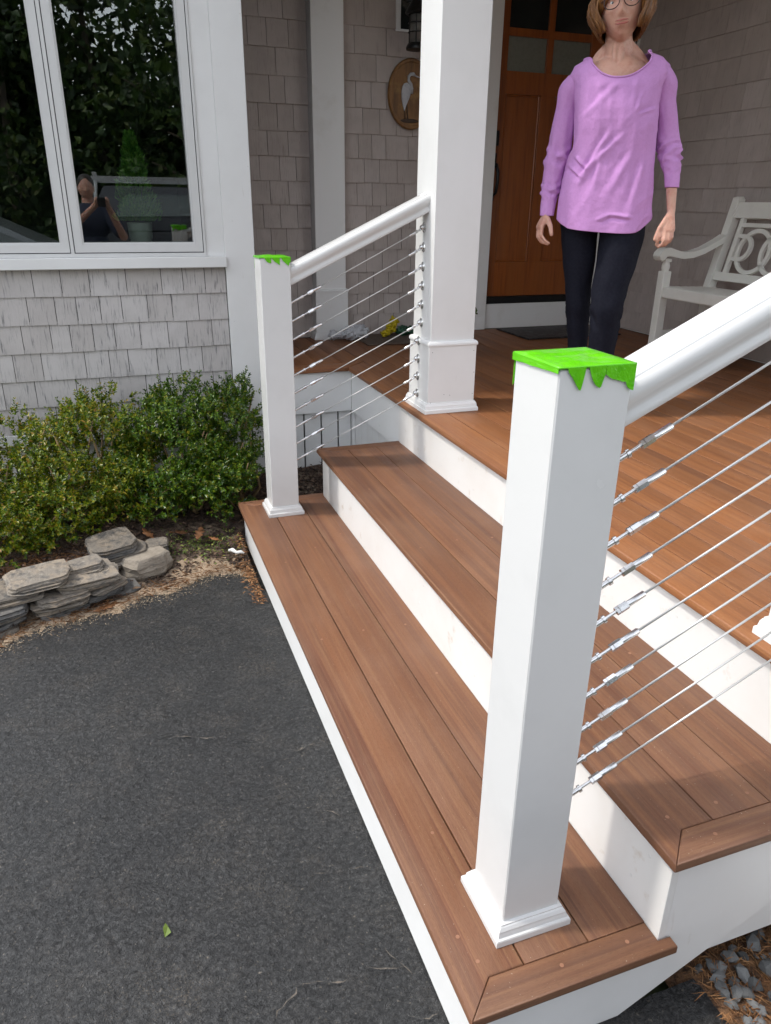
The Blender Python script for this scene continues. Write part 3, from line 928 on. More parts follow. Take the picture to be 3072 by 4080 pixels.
# front door and its surround
door = MB()
YD = YBACK + 0.055
DX0, DX1 = 2.228, 3.105
gl = [(2.313, 2.620), (2.668, 2.975)]
gz = [(2.415, 2.624), (2.672, 2.90)]
door.box(DX0, 2.313, YD, YD + 0.045, 0.90, 3.05, 0.001)
door.box(2.975, DX1, YD, YD + 0.045, 0.90, 3.05, 0.001)
door.box(2.313, 2.975, YD + 0.0005, YD + 0.045, 0.90, 1.149, 0.001)
door.box(2.313, 2.975, YD + 0.0005, YD + 0.045, 2.275, 2.415, 0.001)
door.box(2.599, 2.710, YD + 0.001, YD + 0.045, 1.149, 2.275, 0.001)
door.box(2.313, 2.975, YD + 0.0005, YD + 0.045, 2.624, 2.672, 0.001)
door.box(2.313, 2.975, YD + 0.0005, YD + 0.045, 2.90, 3.05, 0.001)
door.box(2.620, 2.668, YD + 0.001, YD + 0.045, 2.415, 2.90, 0.001)
front_door = door.build('front_door', 'door', house)
for a, b in ((2.313, 2.599), (2.710, 2.975)):
    p = MB()
    p.box(a, b, YD + 0.018, YD + 0.03, 1.149, 2.275)
    for (x0, x1, z0, z1) in ((a, a + 0.014, 1.149, 2.275), (b - 0.014, b, 1.149, 2.275), (a + 0.014, b - 0.014, 1.149, 1.163), (a + 0.014, b - 0.014, 2.261, 2.275)):
        p.box(x0, x1, YD + 0.006, YD + 0.02, z0, z1, 0.004)
    p.build('panel', 'door', front_door)
for i, (a, b) in enumerate(gl):
    for j, (z0, z1) in enumerate(gz):
        MB().box(a, b, YD + 0.016, YD + 0.022, z0, z1).build('pane', 'shade' if j == 0 else 'doorglass', front_door)
MB().box(2.236, 2.278, YD - 0.022, YD + 0.002, 1.943, 2.041, 0.004).build('deadbolt', 'black', front_door)
h = MB()
h.box(2.236, 2.272, YD - 0.012, YD + 0.002, 1.80, 1.897, 0.004)
h.box(2.238, 2.268, YD - 0.010, YD + 0.002, 1.578, 1.63, 0.004)
h.tube([(2.254, YD - 0.008, 1.83), (2.256, YD - 0.045, 1.82), (2.262, YD - 0.062, 1.77), (2.263, YD - 0.064, 1.70), (2.257, YD - 0.055, 1.635), (2.252, YD - 0.008, 1.605)], [0.009, 0.011, 0.012, 0.012, 0.011, 0.009], 10)
h.build('door_handle', 'black', front_door, 'all')
box('door_threshold', 'black', house, 2.225, 3.108, YD - 0.03, YD + 0.045, 0.846, 0.899, 0.003)
box('kick_board', 'greywhite', house, 2.160, 3.30, YD - 0.038, YD + 0.05, 0.662, 0.8455, 0.002)
box('door_casing', 'greywhite', house, 2.135, 2.2265, YD - 0.075, YD + 0.045, 0.6615, 3.15, 0.002)
box('door_casing', 'greywhite', house, 3.1065, 3.22, YD - 0.075, YD + 0.045, 0.6615, 3.15, 0.002)
box('entry_panel', 'shingle_in', house, 3.2205, 3.327, YD - 0.02, YD + 0.02, 0.846, 3.15)
# small dark window beside the lantern
sw_ = MB()
sw_.box(1.462, 1.4915, YBACK - 0.022, YBACK + 0.0, 2.574, 3.1, 0.001)
sw_.box(1.4915, 1.95, YBACK - 0.022, YBACK + 0.0, 2.574, 2.588, 0.001)
side_window = sw_.build('side_window', 'greywhite', house)
box('pane', 'doorglass', side_window, 1.4915, 1.95, YBACK - 0.014, YBACK - 0.008, 2.588, 3.1)
# unseen porch ceiling, beam and roof, put in and sized to shade the porch
box('porch_ceiling', 'ceiling', house, 0.72, XSIDE + 0.1, -0.05, YBACK + 0.05, 3.34, 3.37)
box('porch_beam', 'white', house, 0.80, 1.13, -0.05, 4.47, 3.10, 3.3399, 0.003)
pr = MB()
pr.prism([(0.62, 3.371), (0.62, 3.43), (3.4, 4.4), (3.6, 4.4), (3.6, 3.371)], 'y', -0.2, YBACK + 0.5)
pr.build('porch_shade_roof', 'roof', house)

# ------------------------------------------------------------------ boards with a fine bevelled edge, grain along local Y
def board(name, poly, ztop, th, material, parent, along='y', bev=0.0016):
    if along == 'x':
        poly = [(p[1], -p[0]) for p in poly]
    cx = sum(p[0] for p in poly) / len(poly)
    cy = sum(p[1] for p in poly) / len(poly)
    bm = bmesh.new()
    vs = [bm.verts.new((p[0] - cx, p[1] - cy, -th)) for p in poly]
    f = bm.faces.new(vs)
    ext = bmesh.ops.extrude_face_region(bm, geom=[f])
    for v in [e for e in ext['geom'] if isinstance(e, bmesh.types.BMVert)]:
        v.co.z = 0
    bmesh.ops.recalc_face_normals(bm, faces=bm.faces)
    if bev:
        es = [e for e in bm.edges if abs(e.verts[0].co.z - e.verts[1].co.z) < 1e-6]
        bmesh.ops.bevel(bm, geom=es, offset=bev, segments=2, affect='EDGES', profile=0.5, clamp_overlap=True)
    me = bpy.data.meshes.new(name)
    bm.to_mesh(me)
    bm.free()
    me.polygons.foreach_set('use_smooth', [True] * len(me.polygons))
    try:
        me.set_sharp_from_angle(angle=R(50))
    except Exception:
        pass
    if along == 'x':
        loc, rot = (-cy, cx, ztop), (0, 0, math.pi / 2)
    else:
        loc, rot = (cx, cy, ztop), (0, 0, 0)
    return link(name, me, material, parent, loc=loc, rot=rot)

def rect(x0, x1, y0, y1):
    return [(x0, y0), (x1, y0), (x1, y1), (x0, y1)]

# ------------------------------------------------------------------ porch deck
deck = thing('porch_deck', 'brown composite porch floor with white fascia and slatted skirting', 'porch', (2.0, 2.0, 0.0))
YN = -0.45
board('border_board', [(XT3, YN), (XT3 + P3 - GAP, YN), (XT3 + P3 - GAP, YI + P3 - 0.003), (XT3, YI - 0.002)], Z3, TH, 'deck2', deck, 'y', 0.004)
board('border_board', [(0.2915, YI), (XT3 - 0.003, YI), (XT3 + P3 - GAP - 0.003, YI + P3), (0.2915, YI + P3)], Z3, TH, 'deck2', deck, 'x', 0.004)
for k in range(1, 19):
    x0 = XT3 + k * P3
    x1 = min(x0 + P3 - GAP, XSIDE - 0.006)
    if x1 - x0 < 0.03:
        continue
    board('deck_board', rect(x0, x1, YN, YBACK - 0.02 if x0 < 2.1 else YBACK + 0.005), Z3 - 0.0005 * (k % 2), TH, 'deck2', deck)
for k in range(0, 5):
    x0 = XT3 - k * P3 + (0 if k else 0.0)
    x1 = x0 + P3 - GAP
    x0 = max(x0, 0.2915)
    if x1 - x0 > 0.02:
        board('deck_board', rect(x0, x1, YI + P3 + 0.005, YBACK - 0.02), Z3, TH, 'deck2', deck)
FZ = 0.393
box('fascia', 'white', deck, 0.830, 0.852, L1 - 0.004, YI + 0.022, FZ, Z3 - TH - 0.0005, 0.0015)
box('fascia', 'white', deck, 0.2875, 0.8295, YI + 0.022, YI + 0.044, FZ, Z3 - TH - 0.0005, 0.0015)
box('fascia', 'dirtywhite', deck, 0.830, 0.852, YN + 0.01, 0.02, 0.05, Z3 - TH - 0.0005, 0.0015)
edges_x = [-1.49, -1.38, -1.27, -1.16, -1.05, -0.94, -0.83, -0.72, -0.61, -0.50, -0.39, -0.28, -0.17, -0.06, 0.05, 0.1185, 0.225, 0.331, 0.4335, 0.539, 0.645, 0.751, 0.835]
for a, b in zip(edges_x[:-1], edges_x[1:]):
    box('skirt_slat', 'white', deck, a + 0.005, b - 0.005, YI + 0.0455, YI + 0.063, 0.03, FZ - 0.001 if a > 0.28 else 0.3445 if b < 0.14 else 0.4045, 0.0015)
ys = [3.43, 3.302, 3.198, 3.099, 2.996, 2.891, 2.787, 2.683, 2.62]
for a, b in zip(ys[1:], ys[:-1]):
    box('skirt_slat', 'white', deck, 0.856, 0.872, a + 0.0022, b - 0.0022, 0.03, FZ - 0.001, 0.0015)
box('skirt_corner', 'white', deck, 0.8365, 0.8545, YI + 0.0225, YI + 0.063, 0.03, FZ - 0.001, 0.0015)
box('under_deck', 'sheathing', deck, 0.95, 3.2, 0.1, 3.3, 0.02, 0.5)
MB().box(-1.45, 0.94, YI + 0.12, YI + 0.14, 0.02, 0.36).build('under_deck', 'sheathing', deck)

# ------------------------------------------------------------------ steps
steps = thing('porch_steps', 'two wide composite treads with white risers climbing from the driveway', 'steps', (0.4, 1.3, 0.0))
def tread(x0, xr, xe, zt):
    w = P1 - GAP
    far = L1
    board('tread_board', [(x0, 0.0), (x0 + TR, TR), (x0 + w, TR), (x0 + w, far - TR), (x0 + TR, far - TR), (x0, far)], zt, TH, 'deck', steps, 'y', 0.004)
    board('tread_board', rect(x0 + P1, x0 + P1 + w, TR, far - TR), zt, TH, 'deck', steps)
    board('tread_board', rect(x0 + 2 * P1, xr - 0.001, TR, far - TR), zt, TH, 'deck', steps)
    e = 0.0006
    for sgn in (0, 1):
        f = (lambda y: y) if sgn == 0 else (lambda y: far - y)
        pl = [(x0 + e, f(0)), (xe, f(0)), (xe, f(0.0235)), (xr - 0.001, f(0.0235)), (xr - 0.001, f(TR - e)), (x0 + TR + e, f(TR - e))]
        if sgn:
            pl = pl[::-1]
        board('end_trim', pl, zt, TH, 'deck', steps, 'x', 0.004)
tread(0.0, XR2, 0.4507, Z1)
tread(XT2, XR3, 0.853, Z2)
YR = 0.0257
box('riser', 'white', steps, 0.022, 0.040, YR, L1 - YR, 0.001, Z1 - TH - 0.0005, 0.001)
box('riser', 'dirtywhite', steps, XR2, XR2 + 0.018, YR, L1 - YR, Z1 - TH, Z2 - TH - 0.0005, 0.001)
box('riser', 'dirtywhite', steps, XR3, XR3 + 0.018, YR - 0.4, L1 - 0.005, 0.30, Z3 - TH - 0.0005, 0.001)
for ya, yb in ((YR + 0.0012, YR + 0.019), (L1 - YR - 0.019, L1 - YR - 0.0012)):
    p = MB()
    p.prism([(0.0405, 0.0), (0.36, 0.0), (0.531, 0.091), (0.845, 0.2545), (0.845, Z2 - TH - 0.001), (XR2 + 0.0185, Z2 - TH - 0.001), (XR2 + 0.0185, Z1 - TH - 0.001), (0.0405, Z1 - TH - 0.001)], 'y', ya, yb)
    p.build('stringer', 'white', steps)
    p = MB()
    d = 0.012 if ya < 1 else -0.012
    p.prism([(0.50, 0.088), (1.1, 0.090), (1.1, 0.40), (0.853, 0.40), (0.55, 0.25)], 'y', ya + d, yb + d)
    p.build('side_panel', 'white', steps)
for (x, y) in [(0.06, 0.10), (0.045, 0.16), (0.21, 0.04), (0.36, 0.04), (0.10, 0.42), (0.25, 0.40), (0.36, 1.0), (0.07, 1.3), (0.22, 1.31), (0.37, 1.3), (0.08, 1.9), (0.23, 2.0), (0.37, 2.1)]:
    MB().tube([(x, y, Z1 - 0.002), (x, y, Z1 + 0.0006)], 0.0042, 10).build('screw_plug', 'screwplug', steps)
for (x, y) in [(0.46, 0.10), (0.58, 0.10), (0.66, 0.10), (0.52, 0.035), (0.75, 0.10), (0.45, 0.6), (0.6, 0.62), (0.75, 0.61), (0.46, 1.4), (0.61, 1.42), (0.74, 1.4), (0.47, 2.0), (0.62, 2.01), (0.75, 2.0), (0.48, 2.5), (0.62, 2.5)]:
    MB().tube([(x, y, Z2 - 0.002), (x, y, Z2 + 0.0006)], 0.0042, 10).build('screw_plug', 'screwplug', steps)

rq = random.Random(12)
for k in range(7):
    y = 0.12 + k * 0.40 + rq.uniform(-0.05, 0.05)
    for x, z in ((XR2, Z1 + 0.06), (XR2, Z2 - 0.07), (XR3, Z2 + 0.05), (XR3, Z3 - 0.075)):
        zz, yy = z + rq.uniform(-0.012, 0.012), y + rq.uniform(-0.03, 0.03)
        MB().tube([(x - 0.0007, yy, zz), (x + 0.001, yy, zz)], 0.0042, 10).build('nail_plug', 'caulk', steps)
for (x, y, z) in [(0.829, 2.75, 0.60), (0.829, 2.9, 0.44), (0.829, 3.2, 0.58), (0.829, 3.33, 0.60), (0.829, 2.66, 0.50)]:
    MB().tube([(x, y, z), (x + 0.002, y, z)], 0.004, 10).build('nail_plug', 'caulk', deck)
for (x, z) in [(0.79, 0.60), (0.79, 0.45), (0.45, 0.61)]:
    MB().tube([(x, YI + 0.0212, z), (x, YI + 0.023, z)], 0.004, 10).build('nail_plug', 'caulk', deck)

# ------------------------------------------------------------------ posts, columns, rails
def moulding(mb, x0, x1, y0, y1, prof):
    """square ring profile of (offset, z) swept round a rectangle"""
    rings = []
    for off, z in prof:
        rings.append([(x0 - off, y0 - off, z), (x1 + off, y0 - off, z), (x1 + off, y1 + off, z), (x0 - off, y1 + off, z)])
    return mb.loft(rings, cap=True)

def base_prof(z, s=1.0, w=0.0204):
    pts = [(w, 0.0), (w, 0.013), (w * 0.94, 0.016), (w * 0.72, 0.0165), (w * 0.68, 0.022), (w * 0.62, 0.026), (w * 0.60, 0.030), (w * 0.42, 0.036), (w * 0.30, 0.0385), (w * 0.30, 0.041), (0.0, 0.042)]
    return [(a, z + 0.0005 + b * s) for a, b in pts]

def newel(py, label):
    t = thing('newel_post', label, 'post', (PX + PW / 2, py + PW / 2, Z1), 'newel posts of the stair rails')
    box('post_sleeve', 'vinyl', t, PX, PX + PW, py, py + PW, Z1 + 0.0005, PTOP - 0.001, 0.0025)
    moulding(MB(), PX - 0.0003, PX + PW + 0.0003, py - 0.0003, py + PW + 0.0003, base_prof(Z1)).build('base_moulding', 'vinyl', t)
    return t
newel(PA, 'square white newel post beside the green boxwood shrubs')
newel(PB, 'square white newel post beside the gravel and mitred tread corner')

def tape(py, label, drips, band):
    t = thing('masking_tape', label, 'tape', (PX + PW / 2, py + PW / 2, PTOP), 'green tape covers')
    n = 18
    V, F = [], []
    for layer, zo in ((0, 0.0028), (1, 0.0)):
        for j in range(n + 1):
            for i in range(n + 1):
                x = PX - 0.0025 + (PW + 0.005) * i / n
                y = py - 0.0025 + (PW + 0.005) * j / n
                wv = 0.0042 * noise.noise(Vector((x * 20, y * 75, py))) + 0.0016 * noise.noise(Vector((x * 60, y * 60, py + 4)))
                edgef = min(i, n - i, j, n - j) / 3.0
                V.append((x, y, PTOP + zo + (wv + 0.0016) * min(1, edgef) * (1 if layer == 0 else 0)))
    N_ = (n + 1) ** 2
    for j in range(n):
        for i in range(n):
            a = j * (n + 1) + i
            F.append((a, a + 1, a + n + 2, a + n + 1))
            F.append((N_ + a, N_ + a + n + 1, N_ + a + n + 2, N_ + a + 1))
    ring = [i for i in range(n + 1)] + [j * (n + 1) + n for j in range(1, n + 1)] + [n * (n + 1) + i for i in range(n - 1, -1, -1)] + [j * (n + 1) for j in range(n - 1, 0, -1)]
    for a, b in zip(ring, ring[1:] + ring[:1]):
        F.append((a, b, N_ + b, N_ + a))
    MB().add(V, F).build('top_sheet', 'tape', t, 'all')
    fl = MB()
    for d in drips:
        # each flap: a small curved tongue hanging on the near face
        k = len(d)
        cx = sum(p[0] for p in d) / k
        zmin, zmax = min(p[1] for p in d), max(p[1] for p in d)
        def P(p, th):
            lift = 0.0022 + 0.004 * ((zmax - p[1]) / max(1e-6, zmax - zmin)) ** 2 * abs(noise.noise(Vector((p[0] * 50, 3, py))))
            return (p[0], py - lift - th, p[1])
        fl.add([P(p, 0.0) for p in d] + [P(p, 0.0009) for p in d], [tuple(range(k)), tuple(range(2 * k - 1, k - 1, -1))] + [(i, (i + 1) % k, k + (i + 1) % k, k + i) for i in range(k)])
    fl.build('hanging_flap', 'tape', t)
    lf = MB()
    y0, y1 = py - 0.002, py + PW + 0.004
    pts = []
    for i in range(13):
        f = i / 12
        pts.append((y0 + (y1 - y0) * f, PTOP - band[0] - (band[1] - band[0]) * f - 0.0015 * noise.noise(Vector((f * 9, py, 1)))))
    pl = [(y0, PTOP + 0.002)] + pts + [(y1, PTOP + 0.002)]
    lf.prism(pl, 'x', PX - 0.0034, PX - 0.0026)
    lf.build('side_flap', 'tape', t)
    bk = MB()
    bk.prism([(PX, PTOP + 0.002), (PX, PTOP - 0.05), (PX + 0.02, PTOP - 0.02), (PX + 0.05, PTOP - 0.04), (PX + PW, PTOP - 0.03), (PX + PW, PTOP + 0.002)], 'y', py + PW + 0.0026, py + PW + 0.0036)
    bk.build('side_flap', 'tape', t)
    return t
T_ = PTOP + 0.001
tape(PB, 'bright green masking tape capping the post beside the gravel', [
    [(0.139, T_), (0.141, 1.339), (0.148, 1.331), (0.155, 1.321), (0.1605, 1.313), (0.163, 1.312), (0.1655, 1.322), (0.1675, 1.334), (0.169, T_)],
    [(0.1745, T_), (0.177, 1.337), (0.1825, 1.325), (0.188, 1.318), (0.195, 1.3135), (0.1975, 1.316), (0.2005, 1.327), (0.2025, 1.334), (0.203, T_)],
    [(0.2035, T_), (0.2035, 1.333), (0.211, 1.3275), (0.217, 1.325), (0.226, 1.323), (0.233, 1.3205), (0.239, 1.320), (0.243, 1.312), (0.248, 1.308), (0.2535, 1.3065), (0.2545, T_)]], (0.006, 0.010))
tape(PA, 'bright green masking tape capping the post beside the shrubs', [
    [(0.144, T_), (0.150, 1.338), (0.156, 1.329), (0.163, 1.3255), (0.1725, 1.324), (0.1735, T_)],
    [(0.1755, T_), (0.182, 1.336), (0.189, 1.3285), (0.199, 1.3225), (0.2085, 1.3155), (0.2095, T_)],
    [(0.214, T_), (0.221, 1.334), (0.231, 1.3245), (0.2375, 1.319), (0.245, 1.312), (0.2485, 1.321), (0.2545, 1.331), (0.2545, T_)]], (0.003, 0.004))

def column(cx, cy, label, full=True):
    t = thing('porch_column', label, 'column', (cx + CW / 2, cy + CW / 2, Z3))
    BX = 0.011
    box('shaft', 'white', t, cx, cx + CW, cy, cy + CW, 0.975, 3.0995, 0.0012)
    box('plinth', 'white', t, cx - BX, cx + CW + BX, cy - BX, cy + CW + BX, Z3 + 0.0005, 0.966, 0.0012)
    moulding(MB(), cx - BX, cx + CW + BX, cy - BX, cy + CW + BX, [(0.0035, 0.9662), (0.0045, 0.969), (0.0045, 0.975), (0.002, 0.982), (-0.004, 0.9865), (-0.0105, 0.988)]).build('band', 'white', t)
    moulding(MB(), cx - BX - 0.0003, cx + CW + BX + 0.0003, cy - BX - 0.0003, cy + CW + BX + 0.0003, base_prof(Z3, 1.1, 0.0170)).build('base_moulding', 'white', t)
    for k, (dx, z) in enumerate([(0.006, 0.94), (0.004, 0.71), (CW - 0.002, 0.94), (CW + 0.004, 0.84), (CW + 0.002, 0.74), (CW - 0.002, 0.70), (0.07, 0.745), (0.10, 0.74)]):
        MB().tube([(cx + dx, cy - BX - 0.0008, z), (cx + dx, cy - BX + 0.001, z)], 0.0016, 6).build('nail_hole', 'crackdark', t)
    return t
column(CX, CY, 'tall square white porch column with cable fittings above the shrub end of the steps')
column(CX, 0.082, 'square white porch column whose moulded foot stands on the deck edge by the gravel end')

# half column on the entry wall
pil = thing('pilaster', 'flat white pilaster with plinth against the shingled entry wall', 'pilaster', (0.98, YBACK - 0.05, Z3))
box('shaft', 'greywhite', pil, 0.875, 1.084, 4.369, YBACK + 0.0015, 0.99, 3.0995, 0.0015)
box('plinth', 'greywhite', pil, 0.864, 1.096, 4.357, YBACK + 0.0015, Z3 + 0.0005, 0.982, 0.0015)
moulding(MB(), 0.864, 1.096, 4.357, YBACK - 0.014, [(0.003, 0.9822), (0.004, 0.99), (0.001, 0.998), (-0.008, 1.0)]).build('band', 'greywhite', pil)
moulding(MB(), 0.8637, 1.0963, 4.3567, YBACK - 0.016, base_prof(Z3, 1.1, 0.017)).build('base_moulding', 'greywhite', pil)

RAILP = [(-0.030, 0.0385), (0.030, 0.0385), (0.0335, 0.0375), (0.0350, 0.0345), (0.0358, 0.0345), (0.041, 0.0305), (0.0445, 0.0235), (0.0455, 0.016), (0.0440, 0.008), (0.0400, 0.0005), (0.0365, -0.0035),
         (0.0345, -0.0080), (0.0340, -0.0130), (0.0360, -0.0180), (0.0370, -0.0230), (0.0360, -0.0290), (0.032, -0.0325)]
RAILP = RAILP + [(-a, b) for a, b in RAILP[::-1] if abs(a) > 0.0301 or b < 0]
CAB = {}
def fitting_meshes():
    lo = MB()      # tensioner along +X from the post face
    lo.tube([(-0.004, 0, 0), (0.066, 0, 0)], 0.0052, 12)
    lo.tube([(0.066, 0, 0), (0.072, 0, 0)], 0.0076, 12)
    lo.tube([(0.072, 0, 0), (0.100, 0, 0)], 0.0031, 10)
    lo.tube([(0.096, 0, 0), (0.102, 0, 0)], 0.0080, 6)
    lo.tube([(0.103, 0, 0), (0.121, 0, 0)], 0.0080, 6)
    lo.tube([(0.121, 0, 0), (0.158, 0, 0), (0.160, 0, 0)], [0.0060, 0.0060, 0.0045], 12)
    CAB['lo'] = lo.mesh('tensioner', True)
    CAB['lo'].materials.append(M['steel'])
    hi = MB()      # swivel end, runs back along -X from the column face
    hi.tube([(-0.078, 0, 0), (-0.076, 0, 0), (-0.046, 0, 0)], [0.0040, 0.0055, 0.0055], 12)
    hi.tube([(-0.046, 0, 0), (-0.034, 0, 0)], 0.0066, 6)
    hi.tube([(-0.034, 0, 0), (-0.006, 0, 0)], 0.0036, 10)
    hi.tube([(-0.026, 0, 0), (-0.020, 0, 0)], 0.0055, 8)
    CAB['hi'] = hi.mesh('swivel_end', True)
    CAB['hi'].materials.append(M['steel'])
    ro = MB()
    ro.tube([(0.0005, 0, 0), (-0.003, 0, 0), (-0.005, 0, 0), (-0.007, 0, 0)], [0.0205, 0.0205, 0.017, 0.011], 24)
    ro.ell((-0.011, 0, 0), (0.0105, 0.0115, 0.0115), 14)
    CAB['ro'] = ro.mesh('rosette', True)
    CAB['ro'].materials.append(M['steel'])
    cb = MB()
    cb.tube([(0, 0, 0), (0.5, 0, 0), (1, 0, 0)], 0.0023, 8)
    CAB['cb'] = cb.mesh('cable', 'all')
    CAB['cb'].materials.append(M['cable'])
fitting_meshes()

def railing(py, ccy, dy_rail, label):
    t = thing('stair_railing', label, 'railing', (0.55, py + PW / 2, Z1))
    y0 = py + PW / 2
    xa, xb = PX + PW - 0.001, CX + 0.001
    pts = [(xa, y0, 1.264), (xb, ccy + dy_rail, 1.558)]
    k = 1 / math.cos(math.atan(0.483))
    prof = [(a, b * k) for a, b in RAILP]
    MB().loft(shear_rings(prof, pts)).build('hand_rail', 'vinyl', t, True)
    for i in range(10):
        a = Vector((PX + PW, y0, 1.150 - 0.0785 * i))
        xcol = CX if i < 6 else CX - 0.011
        b = Vector((xcol, ccy + 0.008, 1.460 - 0.0811 * i))
        d = b - a
        rot = d.to_track_quat('X', 'Z').to_euler()
        c = link('cable', CAB['cb'], None, t, loc=a + d.normalized() * 0.12, rot=rot, scale=(d.length - 0.18, 1, 1))
        # threaded stud carries on through the fittings
        for nm, key, loc, rr in (('tensioner', 'lo', a, rot), ('swivel_end', 'hi', b, rot), ('rosette', 'ro', b, (0, 0, 0))):
            o = bpy.data.objects.new(nm, CAB[key])
            col.objects.link(o)
            o.location = loc
            o.rotation_euler = rr
            if nm == 'tensioner':
                o.rotation_euler = (rnd.uniform(0, 1), rot[1], rot[2])
            attach(o, t)
    return t
railing(PA, CY + CW / 2, -0.006, 'white stair handrail with ten steel cables at the shrub end')
railing(PB, 0.082 + CW / 2, 0.0, 'white stair handrail with ten steel cables at the gravel end')

# ------------------------------------------------------------------ boxwood shrubs
def shrub(label, lumps, nspr, seed, material, shoots=10, group='boxwood shrubs under the window'):
    r = np.random.default_rng(seed)
    cx = sum(l[0][0] for l in lumps) / len(lumps)
    cy = sum(l[0][1] for l in lumps) / len(lumps)
    t = thing('boxwood_shrub', label, 'shrub', (cx, cy, 0.08), group)
    P, D, SL = [], [], []
    wts = np.array([l[1][0] * l[1][1] for l in lumps])
    wts = wts / wts.sum()
    per = r.multinomial(nspr, wts)
    for (c, rad), k in zip(lumps, per):
        d = unit(r.normal(size=(k * 3, 3)))
        d = d[d[:, 2] > -0.55][:k]
        k = len(d)
        f = np.where(r.random(k) < 0.72, r.uniform(0.80, 1.0, k), r.uniform(0.45, 0.8, k))
        bumpy = np.array([1 + 0.20 * noise.noise(Vector((q[0] * 3.3 + seed, q[1] * 3.3, q[2] * 3.3))) + 0.10 * noise.noise(Vector((q[0] * 8, q[1] * 8 + seed, q[2] * 8))) for q in d])
        p = np.array(c) + d * np.array(rad) * (f * bumpy)[:, None]
        P.append(p)
        D.append(unit(d * 0.8 + np.array([0, -0.05, 0.55]) + 0.45 * r.normal(size=(k, 3))))
        SL.append(r.uniform(0.045, 0.10, k))
    P, D, SL = np.concatenate(P), np.concatenate(D), np.concatenate(SL)
    void = np.array([noise.noise(Vector((q[0] * 7.5 + seed, q[1] * 7.5, q[2] * 7.5))) for q in P])
    ok = (P[:, 2] > 0.10) & (P[:, 1] < YBAY - 0.05) & (void > -0.13)
    P, D, SL = P[ok], D[ok], SL[ok]
    # sprigs: opposite leaf pairs up a short stem
    n = len(P)
    npair = 8
    lp, ld, ln, ll = [], [], [], []
    side = unit(np.cross(D, r.normal(size=(n, 3))))
    for k in range(npair):
        f = (k + 0.6) / npair
        q = P + D * (SL * f)[:, None]
        a = np.cross(D, side) if k % 2 else side
        for sg in (-1, 1):
            dd = unit(D * 0.75 + a * sg * 0.8 + 0.25 * r.normal(size=(n, 3)))
            lp.append(q)
            ld.append(dd)
            ln.append(unit(D * 0.7 - a * sg * 0.5 + 0.3 * r.normal(size=(n, 3))))
            ll.append(r.uniform(0.017, 0.028, n) * (1.05 - 0.35 * f))
    lp.append(P + D * SL[:, None]); ld.append(unit(D + 0.2 * r.normal(size=(n, 3)))); ln.append(side); ll.append(np.full(n, 0.013))
    lp, ld, ln, ll = map(np.concatenate, (lp, ld, ln, ll))
    link('foliage', leaf_mesh('foliage', lp, ld, ln, ll, ll * r.uniform(0.48, 0.62, len(ll))), material, t)
    st = MB()
    rr = random.Random(seed)
    for k in range(14):
        c, rad = rr.choice(lumps)
        a = rr.uniform(0, 6.28)
        b0 = (cx + rr.uniform(-0.08, 0.08), cy + rr.uniform(-0.06, 0.06), 0.05)
        q = (c[0] + rad[0] * 0.75 * math.cos(a), c[1] + rad[1] * 0.75 * math.sin(a), c[2] + rr.uniform(-0.05, 0.22))
        mid = ((b0[0] + q[0]) / 2 + rr.uniform(-0.05, 0.05), (b0[1] + q[1]) / 2 + rr.uniform(-0.05, 0.05), (b0[2] + q[2]) / 2 - 0.04)
        st.tube([b0, mid, q], [0.011, 0.007, 0.003], 6)
    for k in range(shoots):
        i = rr.randrange(n)
        p, d = Vector(P[i]), Vector(D[i])
        st.tube([p - d * 0.08, p, p + d * 0.05], [0.003, 0.0022, 0.0012], 5)
    st.build('stem', 'twig', t, 'all')
    return t
shrub('olive and yellow green boxwood shrub spilling over the slate stack', [((-1.22, 2.86, 0.28), (0.30, 0.38, 0.26)), ((-1.02, 2.74, 0.24), (0.22, 0.30, 0.20)), ((-1.02, 3.05, 0.34), (0.26, 0.26, 0.26)), ((-1.1, 2.60, 0.17), (0.24, 0.22, 0.13)), ((-0.86, 2.66, 0.20), (0.18, 0.18, 0.13))], 1687, 11, 'leaf')
shrub('dense yellow green boxwood shrub below the window mullion', [((-0.68, 2.92, 0.34), (0.26, 0.30, 0.28)), ((-0.58, 3.10, 0.40), (0.24, 0.22, 0.26)), ((-0.72, 2.72, 0.24), (0.20, 0.20, 0.16)), ((-0.52, 2.80, 0.24), (0.18, 0.18, 0.15))], 1552, 23, 'leaf')
shrub('deep green boxwood shrub between the yellowish one and the corner board', [((-0.26, 3.00, 0.36), (0.26, 0.28, 0.27)), ((-0.18, 3.16, 0.44), (0.22, 0.18, 0.24)), ((-0.36, 2.80, 0.24), (0.18, 0.20, 0.15)), ((-0.18, 2.78, 0.22), (0.16, 0.18, 0.13))], 1552, 37, 'leafb', 16)
shrub('deep green boxwood shrub brushing the end of the lowest tread', [((0.02, 3.06, 0.36), (0.20, 0.26, 0.28)), ((0.10, 3.18, 0.44), (0.14, 0.16, 0.24)), ((-0.05, 2.84, 0.23), (0.16, 0.22, 0.15)), ((0.02, 2.78, 0.17), (0.10, 0.14, 0.10))], 1147, 53, 'leafb', 14)

